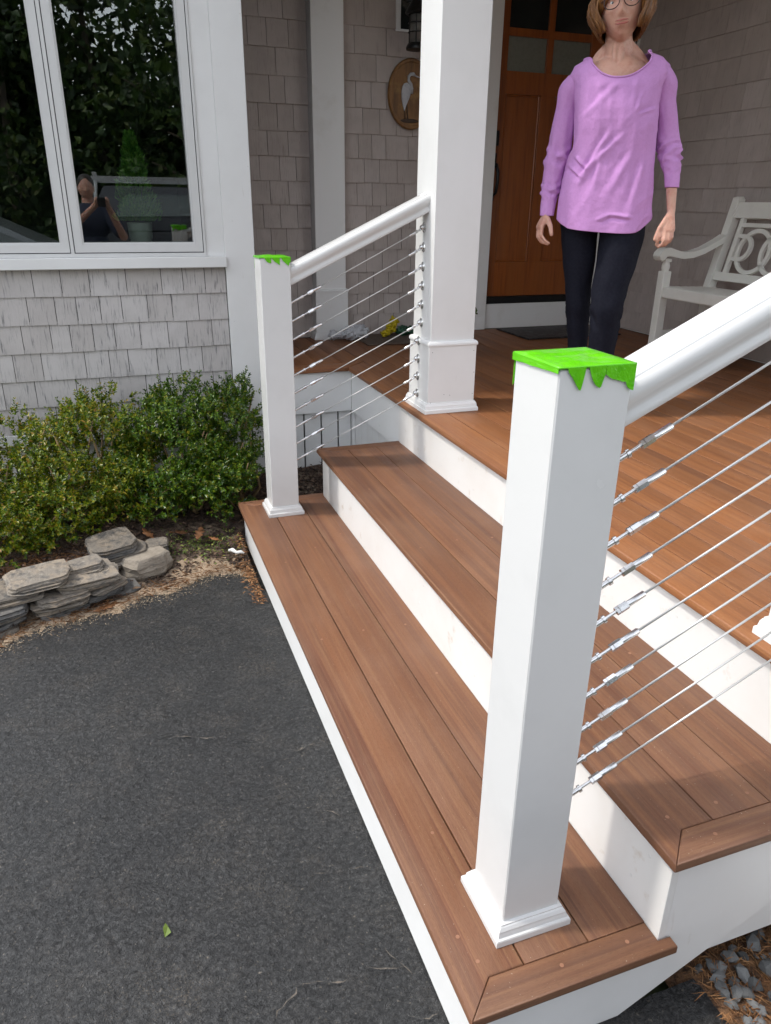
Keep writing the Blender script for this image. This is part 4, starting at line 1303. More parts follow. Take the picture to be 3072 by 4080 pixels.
# ------------------------------------------------------------------ stacked slabs along the driveway
wall = thing('stone_edging', 'low dry stack of grey slate and tan fieldstone slabs edging the driveway', 'stone edging', (-0.7, 2.15, 0.0))
def slab(L, Rr, z0, th, depth, material, seed, tilt=0.0, roll=0.0, round_=0.12):
    """irregular flat stone whose front lower edge runs from L to R"""
    r = random.Random(seed)
    ax = Vector((Rr[0] - L[0], Rr[1] - L[1], 0))
    w = ax.length
    ax.normalize()
    ay = Vector((-ax.y, ax.x, 0))
    n = 11 if round_ < 0.2 else 18
    out = []
    for k in range(n):
        a = 2 * math.pi * (k + r.uniform(-0.3, 0.3)) / n
        c, s = math.cos(a), math.sin(a)
        e = 0.40 if round_ < 0.2 else 0.7
        x = math.copysign(abs(c) ** e, c) * (1 + r.uniform(-round_, round_ * 0.4))
        y = math.copysign(abs(s) ** e, s) * (1 + r.uniform(-round_, round_ * 0.5))
        out.append((w / 2 + x * w / 2, depth / 2 + y * depth / 2))
    levels = [(0.0, 0.96), (0.12, 1.0), (0.42, 1.005), (0.46, 0.985), (0.70, 1.0), (0.93, 0.995), (1.0, 0.965)] if round_ < 0.2 else [(0.0, 0.86), (0.2, 0.98), (0.5, 1.0), (0.75, 0.97), (0.93, 0.90), (1.0, 0.80)]
    rings = []
    for f, sc in levels:
        jx, jy = r.uniform(-0.006, 0.006), r.uniform(-0.006, 0.006)
        ring = []
        for i, (x, y) in enumerate(out):
            xx = w / 2 + (x - w / 2) * sc + jx
            yy = depth / 2 + (y - depth / 2) * sc + jy
            j = (0.005 if round_ < 0.2 else 0.012) * noise.noise(Vector((xx * 18 + seed, yy * 18, f * 2)))
            z = z0 + th * f + tilt * yy + roll * (xx - w / 2) + j * (0.6 if f > 0 else 0.2)
            p = Vector((L[0], L[1], 0)) + ax * (xx + j) + ay * (yy + j)
            ring.append((p.x, p.y, z))
        rings.append(ring)
    mb = MB().loft(rings[:])
    return mb.build('stone', material, wall)
_slab = slab
def slab(L, Rr, z0, th, depth, material, seed, tilt=0.0, roll=0.0, round_=0.12):
    if th < 0.034 or round_ > 0.2:
        return _slab(L, Rr, z0, th, depth, material, seed, tilt, roll, round_)
    q = random.Random(seed + 50)
    d = Vector((Rr[0] - L[0], Rr[1] - L[1]))
    a, b = q.uniform(-0.10, 0.06), q.uniform(-0.06, 0.10)
    _slab(L, Rr, z0, th * 0.46, depth, material, seed, tilt, roll, round_)
    return _slab((L[0] - d.x * a, L[1] - d.y * a + q.uniform(0, 0.012)), (Rr[0] + d.x * b, Rr[1] + d.y * b + q.uniform(0, 0.012)), z0 + th * 0.50, th * 0.52, depth * q.uniform(0.85, 1.0), q.choice((material, 'stone')), seed + 70, tilt, roll + q.uniform(-0.03, 0.03), round_)
slab((-0.560, 2.290), (-0.330, 2.350), -0.004, 0.100, 0.16, 'boulder', 1, 0.06, 0.02, 0.21)
slab((-0.80, 2.105), (-0.543, 2.184), 0.070, 0.050, 0.17, 'stone', 2, 0.12, -0.02)
slab((-0.968, 2.075), (-0.755, 2.118), 0.128, 0.036, 0.16, 'stone', 3, 0.10, 0.03)
slab((-1.10, 2.045), (-0.83, 2.095), 0.092, 0.036, 0.18, 'stone', 4, 0.05)
slab((-0.897, 2.060), (-0.689, 2.103), 0.042, 0.042, 0.17, 'stone', 5, 0.03)
slab((-0.882, 2.068), (-0.679, 2.135), 0.004, 0.038, 0.16, 'slate', 6, 0.0)
slab((-0.689, 2.122), (-0.536, 2.210), 0.026, 0.038, 0.16, 'slate', 7, 0.05, 0.06)
slab((-0.87, 2.085), (-0.69, 2.130), -0.02, 0.026, 0.15, 'stone', 8)
slab((-1.16, 1.985), (-0.893, 2.045), 0.055, 0.030, 0.18, 'slate', 9, 0.03, 0.04)
slab((-1.17, 1.970), (-0.903, 2.070), 0.014, 0.038, 0.18, 'slate', 10, 0.0, 0.04)
slab((-1.17, 1.955), (-0.935, 2.032), -0.02, 0.032, 0.16, 'stone', 11)
slab((-0.660, 2.335), (-0.465, 2.405), 0.105, 0.045, 0.17, 'slate', 12, 0.16, 0.05)
slab((-0.640, 2.325), (-0.425, 2.398), 0.065, 0.042, 0.16, 'stone', 13, 0.1, 0.10)
slab((-0.445, 2.43), (-0.350, 2.432), 0.060, 0.045, 0.10, 'slate', 14, 0.10)
slab((-0.772, 2.192), (-0.618, 2.222), 0.115, 0.035, 0.10, 'stone', 15, 0.12, 0.05)
slab((-0.640, 2.188), (-0.485, 2.222), -0.014, 0.030, 0.12, 'slate', 16, 0.05, 0.05)
slab((-0.98, 2.16), (-0.66, 2.22), 0.02, 0.10, 0.14, 'slate', 18)

# ------------------------------------------------------------------ loose litter on the ground
def scatter(name, k, region, length, width, material, zoff, lift=0.25, seed=1, curl=0.0):
    r = np.random.default_rng(seed)
    pts = []
    while len(pts) < k:
        q = region(r)
        if q is not None:
            pts.append(q)
    P = np.array([(x, y, bz + zoff) for x, y, bz in pts])
    D = unit(np.stack([r.normal(size=k), r.normal(size=k), lift * r.normal(size=k)], 1))
    N = unit(np.stack([0.4 * r.normal(size=k), 0.4 * r.normal(size=k), np.ones(k)], 1))
    P[:, 2] += np.abs(r.normal(size=k)) * zoff
    Ls = r.uniform(length * 0.5, length * 1.3, k)
    return link(name, leaf_mesh(name, P, D, N, Ls, np.full(k, width) * r.uniform(0.6, 1.4, k)), material)

def in_bed(r):
    x, y = r.uniform(-1.5, 0.0), r.uniform(2.05, 3.3)
    if y < edge_y(x) + 0.06:
        return None
    return x, y, bed_z(x, y)
def under_deck_bed(r):
    x, y = r.uniform(0.03, 0.82), r.uniform(2.63, 3.38)
    return x, y, bed_z(x, y)
def dirt_zone(r):
    x, y = r.normal(-0.20, 0.13), r.normal(2.53, 0.06)
    if x > -0.01 or x < -0.5 or y < edge_y(x) + 0.02 or y > 2.8:
        return None
    return x, y, bed_z(x, y) + 0.004
def needle_zone(r):
    if r.random() < 0.65:
        x, y = r.uniform(-1.4, -0.62), r.normal(2.36, 0.10)
    else:
        x = r.uniform(-1.4, -0.02)
        y = edge_y(x) + abs(r.normal(0.0, 0.05)) - 0.01
    if y < edge_y(x) - 0.03:
        return None
    return x, y, max(0.0, bed_z(x, y))
def gravel_zone(r):
    x, y = r.uniform(0.56, 1.1), r.uniform(-0.3, 0.10)
    return x, y, 0.006
def fascia_foot(r):
    x, y = -0.005 - abs(r.normal(0, 0.02)), r.uniform(1.95, 2.55)
    return x, y, max(0, bed_z(x, y)) + 0.003
stuff(scatter('bark_mulch', 3800, in_bed, 0.035, 0.010, 'chip', 0.006, 0.2, 2), 'dark shredded bark mulch covering the soil under the boxwoods', 'mulch')
stuff(scatter('shaded_mulch', 3000, under_deck_bed, 0.035, 0.010, 'chip', 0.008, 0.3, 3), 'dark shredded mulch between the steps and the slatted skirting', 'mulch')
stuff(scatter('pine_needles', 2600, needle_zone, 0.05, 0.0018, 'needle', 0.004, 0.2, 4), 'rusty pine needles along the slate stack and driveway edge', 'pine needles')
stuff(scatter('hedge_clippings', 420, dirt_zone, 0.018, 0.008, 'clip', 0.006, 0.35, 5), 'green boxwood clippings strewn on the sandy dirt', 'clippings')
stuff(scatter('dry_crumbs', 420, fascia_foot, 0.022, 0.006, 'needle', 0.004, 0.25, 6), 'brown leaf crumbs along the foot of the bottom riser', 'leaf crumbs')
stuff(scatter('moss_needles', 2600, gravel_zone, 0.035, 0.0022, 'needle', 0.006, 0.3, 7), 'orange moss and needles filling the gravel', 'moss')

def oak_leaf(x, y, z, size, rz, label, tilt=0.0):
    half = [(0.0, 0.0), (0.03, 0.12), (0.10, 0.16), (0.06, 0.24), (0.17, 0.33), (0.20, 0.40), (0.09, 0.46), (0.21, 0.60), (0.22, 0.68), (0.10, 0.70), (0.12, 0.84), (0.05, 0.93), (0.0, 1.0)]
    V, F = [], []
    for j, (w, t) in enumerate(half):
        for s_ in (-1, 0, 1):
            px, py = w * s_, t - 0.5
            pz = 0.22 * abs(px) + 0.16 * (py * py) + 0.03 * math.sin(9 * py + s_ * 2)
            V.append((px * size, py * size, pz * size))
    for j in range(len(half) - 1):
        for k in range(2):
            a = j * 3 + k
            F.append((a, a + 1, a + 4, a + 3))
    o = MB().add(V, F).build('fallen_leaf', 'oakleaf', None, 'all', loc=(x, y, z), rot=(tilt, 0.05, rz))
    sol = o.modifiers.new('thickness', 'SOLIDIFY')
    sol.thickness = 0.0006
    return tag(o, label, 'leaf', 'dead oak leaves')
oak_leaf(-0.632, 2.118, 0.004, 0.11, R(-65), 'tan lobed oak leaf lying on the asphalt below the slate stack')
oak_leaf(-0.43, 2.60, 0.10, 0.10, R(30), 'curled brown oak leaf in the mulch behind the tan boulder', 0.3)
oak_leaf(-0.28, 2.59, 0.09, 0.12, R(110), 'brown oak leaf under the deep green shrub, larger of a touching pair', 0.25)
oak_leaf(-0.20, 2.55, 0.09, 0.11, R(-20), 'brown oak leaf under the deep green shrub, smaller of a touching pair', 0.2)
oak_leaf(-0.135, 2.50, 0.075, 0.07, R(60), 'small pointed brown leaf among the hedge clippings', 0.2)
oak_leaf(-0.03, 2.37, 0.05, 0.07, R(100), 'rust coloured leaf scrap at the far corner of the bottom riser', 0.2)
sc = MB()
sc.tube([(-0.085, 2.40, 0.055), (-0.07, 2.385, 0.062), (-0.055, 2.365, 0.056), (-0.035, 2.358, 0.060), (-0.022, 2.355, 0.052)], [0.006, 0.010, 0.007, 0.008, 0.004], 7)
tag(sc.build('paper_scrap', 'litter', None, 'all'), 'crumpled white paper scrap on the dirt near the bottom riser', 'litter')
gl_ = MB()
gl_.add([(-0.515, 0.515, 0.002), (-0.500, 0.520, 0.006), (-0.506, 0.540, 0.004), (-0.511, 0.552, 0.003), (-0.517, 0.536, 0.008)], [(0, 1, 2, 4), (4, 2, 3)])
o = gl_.build('fallen_leaf', 'clip', None)
sol = o.modifiers.new('thickness', 'SOLIDIFY')
sol.thickness = 0.0006
tag(o, 'small torn green leaf lying alone on the asphalt', 'leaf')

def edge_spill(r):
    x = r.uniform(-1.05, -0.005)
    y = edge_y(x) - abs(r.normal(0, 0.05)) + 0.01
    return x, y, 0.0
stuff(scatter('sand_spill', 2600, edge_spill, 0.006, 0.004, 'grain', 0.0012, 0.1, 8), 'tan grit washed onto the asphalt edge', 'grit')
# crushed stone beside the steps
variants = []
for k in range(6):
    bm = bmesh.new()
    bmesh.ops.create_icosphere(bm, subdivisions=1, radius=1)
    rr = random.Random(100 + k)
    for v in bm.verts:
        v.co = v.co * (1 + rr.uniform(-0.28, 0.18))
        v.co.x *= 1.25
        v.co.z *= 0.7
    me = bpy.data.meshes.new('gravel_stone')
    bm.to_mesh(me)
    bm.free()
    me.materials.append(M['gravel'])
    variants.append(me)
known = [(0.744, 0.053, 0.020), (0.631, 0.036, 0.017), (0.616, 0.044, 0.016), (0.585, 0.048, 0.012), (0.669, 0.006, 0.021), (0.612, 0.016, 0.019), (0.635, -0.001, 0.014), (0.641, -0.029, 0.019),
         (0.598, -0.009, 0.020), (0.622, -0.024, 0.017), (0.671, -0.021, 0.020), (0.595, -0.037, 0.013), (0.639, -0.065, 0.018), (0.602, -0.078, 0.015), (0.622, -0.09, 0.016), (0.729, -0.002, 0.022)]
rg = random.Random(5)
pts = [(x, y, r_) for x, y, r_ in known]
tries = 0
while len(pts) < 125 and tries < 6000:
    tries += 1
    x, y, r_ = rg.uniform(0.585, 1.0), rg.uniform(-0.30, 0.07), rg.uniform(0.006, 0.019)
    if all(math.hypot(x - a, y - b) > 0.85 * (r_ + c) for a, b, c in pts):
        pts.append((x, y, r_))
for x, y, r_ in pts:
    o = bpy.data.objects.new('gravel_stone', rg.choice(variants))
    col.objects.link(o)
    o.location = (x, y, 0.006 + r_ * 0.45)
    o.rotation_euler = (rg.uniform(-0.4, 0.4), rg.uniform(-0.4, 0.4), rg.uniform(0, 6.28))
    o.scale = (r_ * rg.uniform(0.85, 1.15), r_ * rg.uniform(0.75, 1.0), r_ * rg.uniform(0.8, 1.1))
    attach(o, gravel_bed)

# ------------------------------------------------------------------ things on the porch
m1 = MB()
m1.box(2.312, 3.104, 3.934, 4.43, Z3 + 0.001, Z3 + 0.013, 0.004)
tag(m1.build('door_mat', 'rubber'), 'black rubber scroll mat on the boards below the front door', 'door mat')
m2 = MB()
m2.box(1.134, 1.916, 4.02, 4.42, Z3 + 0.001, Z3 + 0.012, 0.003)
tag(m2.build('door_mat', 'coir'), 'worn brown coir mat lying against the shingled wall', 'door mat')

def crumple(parts, voxel, amp, freq, seed, name, material, parent=None):
    mb = MB()
    for c, r_, rz in parts:
        mb.ell(c, r_, 16, Matrix.Rotation(rz, 3, 'Z'))
    me = remesh(mb, voxel, 1)
    n_ = len(me.vertices)
    co = np.empty(n_ * 3, np.float32)
    me.vertices.foreach_get('co', co)
    no = np.empty(n_ * 3, np.float32)
    me.vertices.foreach_get('normal', no)
    co, no = co.reshape(-1, 3), no.reshape(-1, 3)
    zmin = co[:, 2].min()
    for i in range(n_):
        p = Vector(co[i]) * freq
        d = abs(noise.noise(p + Vector((seed, 0, 0)))) + 0.5 * abs(noise.noise(p * 2.3 + Vector((0, seed, 0)))) - 0.45
        co[i] += no[i] * d * amp
    co[:, 2] = np.maximum(co[:, 2], zmin + 0.001)
    me.vertices.foreach_set('co', co.ravel())
    me.update()
    return link(name, me, material, parent)
bag = crumple([((0.955, 4.265, Z3 + 0.042), (0.032, 0.03, 0.040), 0), ((1.02, 4.27, Z3 + 0.040), (0.06, 0.035, 0.030), 0), ((1.10, 4.265, Z3 + 0.052), (0.075, 0.06, 0.050), 0.2), ((1.16, 4.27, Z3 + 0.06), (0.06, 0.05, 0.055), 0.2)], 0.006, 0.030, 26, 3, 'plastic_bag', 'plastic')
tag(bag, 'crumpled white plastic bag lying at the foot of the pilaster', 'bag')
bag = crumple([((1.345, 4.27, Z3 + 0.038), (0.035, 0.03, 0.028), 0), ((1.395, 4.29, Z3 + 0.075), (0.040, 0.03, 0.045), 0.3), ((1.42, 4.30, Z3 + 0.115), (0.038, 0.03, 0.034), 0.1)], 0.0045, 0.028, 34, 5, 'mesh_bag', 'yellowbag')
tag(bag, 'bright yellow crumpled plastic on the brown mat', 'bag')
bag = crumple([((1.49, 4.30, Z3 + 0.048), (0.06, 0.04, 0.036), 0), ((1.56, 4.30, Z3 + 0.045), (0.06, 0.045, 0.034), 0)], 0.005, 0.022, 34, 9, 'mesh_bag', 'greenbag')
tag(bag, 'dark green speckled plastic bundle beside the yellow one', 'bag')
bag = crumple([((2.86, 2.95, Z3 + 0.14), (0.06, 0.10, 0.10), 0), ((2.92, 2.85, Z3 + 0.17), (0.06, 0.08, 0.09), 0), ((2.90, 2.75, Z3 + 0.12), (0.08, 0.12, 0.10), 0)], 0.009, 0.05, 18, 12, 'plastic_bag', 'plastic')
tag(bag, 'pale plastic bag stuffed under the white bench', 'bag')
bag = crumple([((2.80, 2.90, Z3 + 0.17), (0.04, 0.06, 0.045), 0)], 0.006, 0.025, 26, 14, 'garden_glove', 'greenbag')
tag(bag, 'green fabric bundle resting on the bag under the bench', 'glove')

# lantern on the wall
lan = thing('wall_lantern', 'black barn lantern with caged glass hanging on the entry wall', 'lantern', (1.55, YBACK, 2.45))
LX, LY = 1.548, 4.30
b = MB()
b.tube([(LX, LY, 2.452), (LX, LY, 2.462), (LX, LY, 2.476), (LX, LY, 2.487)], [0.070, 0.072, 0.066, 0.058], 24)
b.build('base', 'black', lan, True)
b = MB()
b.tube([(LX, LY, 2.487), (LX, LY, 2.64)], 0.050, 24)
b.build('glass', 'lampglass', lan, 'all')
b = MB()
for k in range(6):
    a = k * math.pi / 3
    b.tube([(LX + 0.056 * math.cos(a), LY + 0.056 * math.sin(a), 2.485), (LX + 0.056 * math.cos(a), LY + 0.056 * math.sin(a), 2.645)], 0.0035, 6)
for z in (2.545, 2.595):
    b.tube([(LX + 0.058 * math.cos(a), LY + 0.058 * math.sin(a), z) for a in [k * math.pi / 12 for k in range(25)]], 0.0035, 6, cap=False)
b.build('cage', 'black', lan, True)
b = MB()
b.tube([(LX, LY, 2.64), (LX, LY, 2.65), (LX, LY, 2.70), (LX, LY, 2.725), (LX, LY, 2.75)], [0.072, 0.082, 0.052, 0.034, 0.018], 24)
b.build('hood', 'black', lan, True)
b = MB()
b.tube([(LX, LY, 2.745), (LX, LY + 0.02, 2.80), (LX, LY + 0.10, 2.815), (LX, YBACK - 0.012, 2.78)], 0.007, 8)
b.tube([(LX, YBACK - 0.028, 2.78), (LX, YBACK - 0.012, 2.78)], 0.045, 20)
b.build('bracket', 'black', lan, True)

# carved plaque
plq = thing('wall_plaque', 'oval carved wood plaque with a white egret on the shingles', 'plaque', (1.57, YBACK, 2.0))
PC = (1.570, 2.222)
prs = []
for f, yy in ((1.0, YBACK - 0.014), (1.0, YBACK - 0.034), (0.97, YBACK - 0.040), (0.90, YBACK - 0.040), (0.885, YBACK - 0.035), (0.0005, YBACK - 0.035)):
    prs.append([(PC[0] + 0.162 * f * math.cos(a), yy, PC[1] + 0.208 * f * math.sin(a)) for a in [k * 2 * math.pi / 48 for k in range(48)]])
MB().loft(prs).build('board', 'plaque', plq, True)
eg = MB()
body = [(1.498, 2.235), (1.503, 2.262), (1.516, 2.282), (1.534, 2.287), (1.553, 2.275), (1.562, 2.25), (1.558, 2.215), (1.546, 2.185), (1.532, 2.155), (1.520, 2.122), (1.510, 2.15), (1.500, 2.195)]
eg.prism(body, 'y', YBACK - 0.046, YBACK - 0.034)
eg.build('egret_body', 'egret', plq)
eg = MB()
eg.tube([(1.568, YBACK - 0.04, 2.225), (1.570, YBACK - 0.041, 2.255), (1.562, YBACK - 0.042, 2.28), (1.546, YBACK - 0.042, 2.30), (1.546, YBACK - 0.042, 2.322), (1.560, YBACK - 0.042, 2.336), (1.578, YBACK - 0.042, 2.337), (1.592, YBACK - 0.042, 2.328)], [0.011, 0.011, 0.010, 0.009, 0.009, 0.010, 0.012, 0.006], 10)
eg.tube([(1.592, YBACK - 0.042, 2.328), (1.635, YBACK - 0.042, 2.318)], [0.005, 0.001], 8)
eg.build('egret_neck', 'egret', plq, 'all')
eg = MB()
eg.tube([(1.524, YBACK - 0.037, 2.14), (1.527, YBACK - 0.037, 2.075)], 0.003, 6)
eg.tube([(1.538, YBACK - 0.037, 2.165), (1.546, YBACK - 0.037, 2.075)], 0.003, 6)
eg.ell((1.56, YBACK - 0.034, 2.065), (0.07, 0.004, 0.014), 16)
eg.build('egret_legs', 'darkwood', plq, 'all')

# pot plant peeping out behind the column
pp = thing('potted_plant', 'small potted plant with round leaves half hidden behind the white column', 'plant', (1.50, 3.5, Z3))
b = MB()
b.tube([(1.50, 3.5, Z3 + 0.001), (1.50, 3.5, Z3 + 0.02), (1.50, 3.5, Z3 + 0.17), (1.50, 3.5, Z3 + 0.18), (1.50, 3.5, Z3 + 0.165)], [0.07, 0.075, 0.10, 0.10, 0.088], 20)
b.build('pot', 'potclay', pp, True)
rr = random.Random(4)
fo = MB()
for k in range(26):
    a = rr.uniform(0, 6.28)
    rad = rr.uniform(0.03, 0.15)
    z = Z3 + 0.20 + rr.uniform(0, 0.16)
    c = Vector((1.50 + rad * math.cos(a), 3.5 + rad * math.sin(a), z))
    mrot = Matrix.Rotation(rr.uniform(0.2, 1.2), 3, Vector((-math.sin(a), math.cos(a), 0)))
    ring = [c + mrot @ Vector((0.034 * math.cos(t) * (1 + 0.1 * math.sin(5 * t)), 0.034 * math.sin(t), 0.004 * math.cos(3 * t))) for t in [q * 2 * math.pi / 12 for q in range(12)]]
    fo.add([c + mrot @ Vector((0, 0, -0.006))] + ring, [(0, 1 + q, 1 + (q + 1) % 12) for q in range(12)])
    fo.tube([(1.50, 3.5, Z3 + 0.15), c], 0.002, 5)
fo.build('leaf_cluster', 'treeleaf', pp)

# ------------------------------------------------------------------ bench
bench = thing('garden_bench', 'white painted garden bench with ring patterned back and scrolled arms', 'bench', (3.0, 2.6, Z3))
BF, BK = 2.737, 3.20
def bleg(y0):
    b = MB()
    b.box(BF, BF + 0.056, y0, y0 + 0.056, Z3 + 0.0005, 1.19, 0.003)
    cx_, cy_ = BF + 0.028, y0 + 0.028
    b.tube([(cx_, cy_, 1.19), (cx_, cy_, 1.195), (cx_, cy_, 1.205), (cx_, cy_, 1.222), (cx_, cy_, 1.238), (cx_, cy_, 1.243)], [0.021, 0.021, 0.024, 0.025, 0.020, 0.018], 16)
    b.box(BF + 0.006, BF + 0.050, y0 + 0.006, y0 + 0.050, 1.243, 1.262, 0.002)
    b.build('leg', 'benchpaint', bench)
    b = MB()
    # raked back post in one piece with the hind leg
    pl = [(BK - 0.09, Z3 + 0.0005), (BK - 0.04, Z3 + 0.0005), (BK - 0.055, 1.05), (BK + 0.066, 1.60), (BK + 0.045, 1.618), (BK + 0.015, 1.612), (BK - 0.11, 1.06)]
    b.prism(pl, 'y', y0 + 0.003, y0 + 0.053)
    b.build('back_post', 'benchpaint', bench)
    b = MB()
    prof = [(BF - 0.045, 1.262), (BF - 0.03, 1.252), (BF - 0.012, 1.258), (BF + 0.002, 1.276), (BF + 0.03, 1.279), (BF + 0.07, 1.270), (BF + 0.13, 1.262), (BF + 0.20, 1.267), (BF + 0.28, 1.29), (BF + 0.38, 1.335), (BK - 0.045, 1.355),
            (BK - 0.035, 1.400), (BF + 0.38, 1.372), (BF + 0.28, 1.326), (BF + 0.20, 1.304), (BF + 0.13, 1.300), (BF + 0.07, 1.313), (BF + 0.02, 1.327), (BF - 0.02, 1.322), (BF - 0.045, 1.300), (BF - 0.052, 1.280)]
    b.prism(prof, 'y', y0 - 0.006, y0 + 0.062)
    b.build('arm', 'benchpaint', bench, True)
YF, YE = 3.116, 1.90
bleg(YF)
bleg(YE)
box('seat_rail', 'benchpaint', bench, BF + 0.006, BF + 0.040, YE + 0.056, YF, 1.035, 1.100, 0.006)
for yy in (YF + 0.008, YE + 0.008):
    box('side_rail', 'benchpaint', bench, BF + 0.057, BK - 0.10, yy, yy + 0.035, 1.030, 1.082, 0.003)
    box('stretcher', 'benchpaint', bench, BF + 0.057, BK - 0.09, yy + 0.004, yy + 0.03, 0.79, 0.835, 0.003)
for k in range(6):
    x = BF + 0.046 + k * 0.060
    box('seat_slat', 'benchpaint', bench, x, x + 0.048, YE + 0.02, YF + 0.036, 1.084, 1.100 - 0.002 * k, 0.003)
# back panel in its own raked plane: s along the bench, q up the rake
rake = Vector((0.121, 0, 0.55)).normalized()
nrm = Vector((-rake.z, 0, rake.x))
orig = Vector((BK - 0.083, 0, 1.06))
def BP(s_, q_, t_):
    p = orig + rake * q_ + nrm * t_
    return (p.x, s_, p.z)
def bbar(mb, s0, s1, q0, q1, t0=-0.012, t1=0.012):
    vs = [BP(s_, q_, t_) for s_ in (s0, s1) for q_ in (q0, q1) for t_ in (t0, t1)]
    mb.add(vs, [(0, 1, 3, 2), (4, 6, 7, 5), (0, 4, 5, 1), (2, 3, 7, 6), (0, 2, 6, 4), (1, 5, 7, 3)])
def bring(mb, s0, q0, r0, r1, a0=0, a1=360, t0=-0.010, t1=0.010):
    n_ = max(8, int((a1 - a0) / 9))
    rings = []
    for k in range(n_ + 1):
        a = R(a0 + (a1 - a0) * k / n_)
        c, s_ = math.cos(a), math.sin(a)
        rings.append([BP(s0 + r0 * c, q0 + r0 * s_, t0), BP(s0 + r1 * c, q0 + r1 * s_, t0), BP(s0 + r1 * c, q0 + r1 * s_, t1), BP(s0 + r0 * c, q0 + r0 * s_, t1)])
    mb.loft(rings)
b = MB(); bbar(b, YE + 0.056, YF, 0.445, 0.535, -0.016, 0.016); b.build('top_rail', 'benchpaint', bench)
b = MB(); bbar(b, YE + 0.056, YF, 0.075, 0.125, -0.016, 0.016); b.build('lower_rail', 'benchpaint', bench)
c_y = (YE + 0.056 + YF) / 2
for sgn in (1, -1):
    b = MB()
    e = c_y + sgn * (YF - c_y - 0.055)
    bbar(b, min(e, e - sgn * 0.028), max(e, e - sgn * 0.028), 0.1252, 0.4448)
    b.build('back_stile', 'benchpaint', bench)
    b = MB()
    bbar(b, min(c_y, e - sgn * 0.029), max(c_y, e - sgn * 0.029), 0.395, 0.418)
    b.build('back_bar', 'benchpaint', bench)
    for kk, off in enumerate((0.145, 0.33)):
        b = MB()
        bring(b, e - sgn * (0.029 + off), 0.258, 0.108, 0.132, t0=-0.010, t1=0.008)
        b.build('back_ring', 'benchpaint', bench, True)
    b = MB()
    q = e - sgn * 0.029
    bbar(b, min(q, q - sgn * 0.05), max(q, q - sgn * 0.05), 0.332, 0.354, -0.007, 0.0125)
    bbar(b, min(q, q - sgn * 0.05), max(q, q - sgn * 0.05), 0.198, 0.220, -0.007, 0.0125)
    if sgn > 0:
        bring(b, q - 0.05, 0.276, 0.056, 0.078, 90, 270, -0.007, 0.0125)
    else:
        bring(b, q + 0.05, 0.276, 0.056, 0.078, -90, 90, -0.007, 0.0125)
    b.build('back_loop', 'benchpaint', bench, True)

# ------------------------------------------------------------------ the woman on the porch
SC = 0.9659
PF = Vector((-0.5671, -0.8237, 0))       # the way she faces
PRT = Vector((0.8237, -0.5671, 0))       # across her body, towards the bench
PO = Vector((1.569, 2.176, Z3))
def W3(u, w, z):
    return PO + (PRT * u + PF * w + Vector((0, 0, z))) * SC
person = thing('person', 'person in a lilac long sleeved top and navy trousers walking out of the door', 'person', PO)

def caps(mb, pts, rads, n=14):
    """rounded tapered limb through the points"""
    pts = [Vector(p) for p in pts]
    d0 = (pts[0] - pts[1]).normalized()
    d1 = (pts[-1] - pts[-2]).normalized()
    P, Rr = [], []
    for a in (0.99, 0.8, 0.45):
        P.append(pts[0] + d0 * rads[0] * a)
        Rr.append(rads[0] * math.sqrt(1 - a * a))
    P += pts
    Rr += rads
    for a in (0.45, 0.8, 0.99):
        P.append(pts[-1] + d1 * rads[-1] * a)
        Rr.append(rads[-1] * math.sqrt(1 - a * a))
    mb.tube(P, Rr, n)

HC = Vector((-0.002, 0.035, 1.664))        # head centre at eye height
HROLL, HPITCH = R(-7), R(4)
HM = Matrix.Rotation(HROLL, 3, 'Y') @ Matrix.Rotation(HPITCH, 3, 'X')
def head_pt(x, y, z):
    q = HM @ (Vector((x, y, z)) * 1.05)
    return W3(HC.x + q.x, HC.y + q.y, HC.z + q.z)
def gauss(a, s):
    return math.exp(-(a / s) ** 2)
def face_surface(th, ph):
    """th around from the face (0 = forward), ph from the crown"""
    sx, sy, sz = 0.078, 0.094, 0.118
    x = sx * math.sin(ph) * math.sin(th)
    y = sy * math.sin(ph) * math.cos(th)
    z = sz * math.cos(ph)
    if z < 0:
        f = (-z / sz)
        x *= 1 - 0.05 * f - 0.24 * f ** 3
        if y > 0:
            y *= 1 + 0.22 * f ** 2
        else:
            y *= 1 - 0.45 * f
    if y > 0.02:
        fr = min(1, (y - 0.02) / 0.03)
        y += fr * (0.021 * gauss(x, 0.012) * gauss(z + 0.036, 0.016) + 0.010 * gauss(x, 0.010) * gauss(z + 0.010, 0.028))
        y += fr * 0.006 * (gauss(abs(x) - 0.012, 0.006) * gauss(z + 0.043, 0.007))
        y += fr * (0.0065 * gauss(x, 0.024) * gauss(z + 0.0665, 0.0055) + 0.0075 * gauss(x, 0.021) * gauss(z + 0.0785, 0.006) - 0.004 * gauss(x, 0.026) * gauss(z + 0.0722, 0.0022))
        y += fr * 0.010 * gauss(x, 0.022) * gauss(z + 0.107, 0.015)
        y += fr * (-0.011 * gauss(abs(x) - 0.032, 0.015) * gauss(z - 0.001, 0.012) + 0.005 * gauss(abs(x) - 0.036, 0.02) * gauss(z + 0.032, 0.018))
        y += fr * 0.005 * gauss(abs(x) - 0.03, 0.02) * gauss(z - 0.022, 0.008)
    return x, y, z
hb = MB()
rings = []
for i in range(73):
    ph = math.pi * (0.004 + 0.992 * i / 72)
    rings.append([head_pt(*face_surface(2 * math.pi * j / 72, ph)) for j in range(72)])
hb.loft(rings)
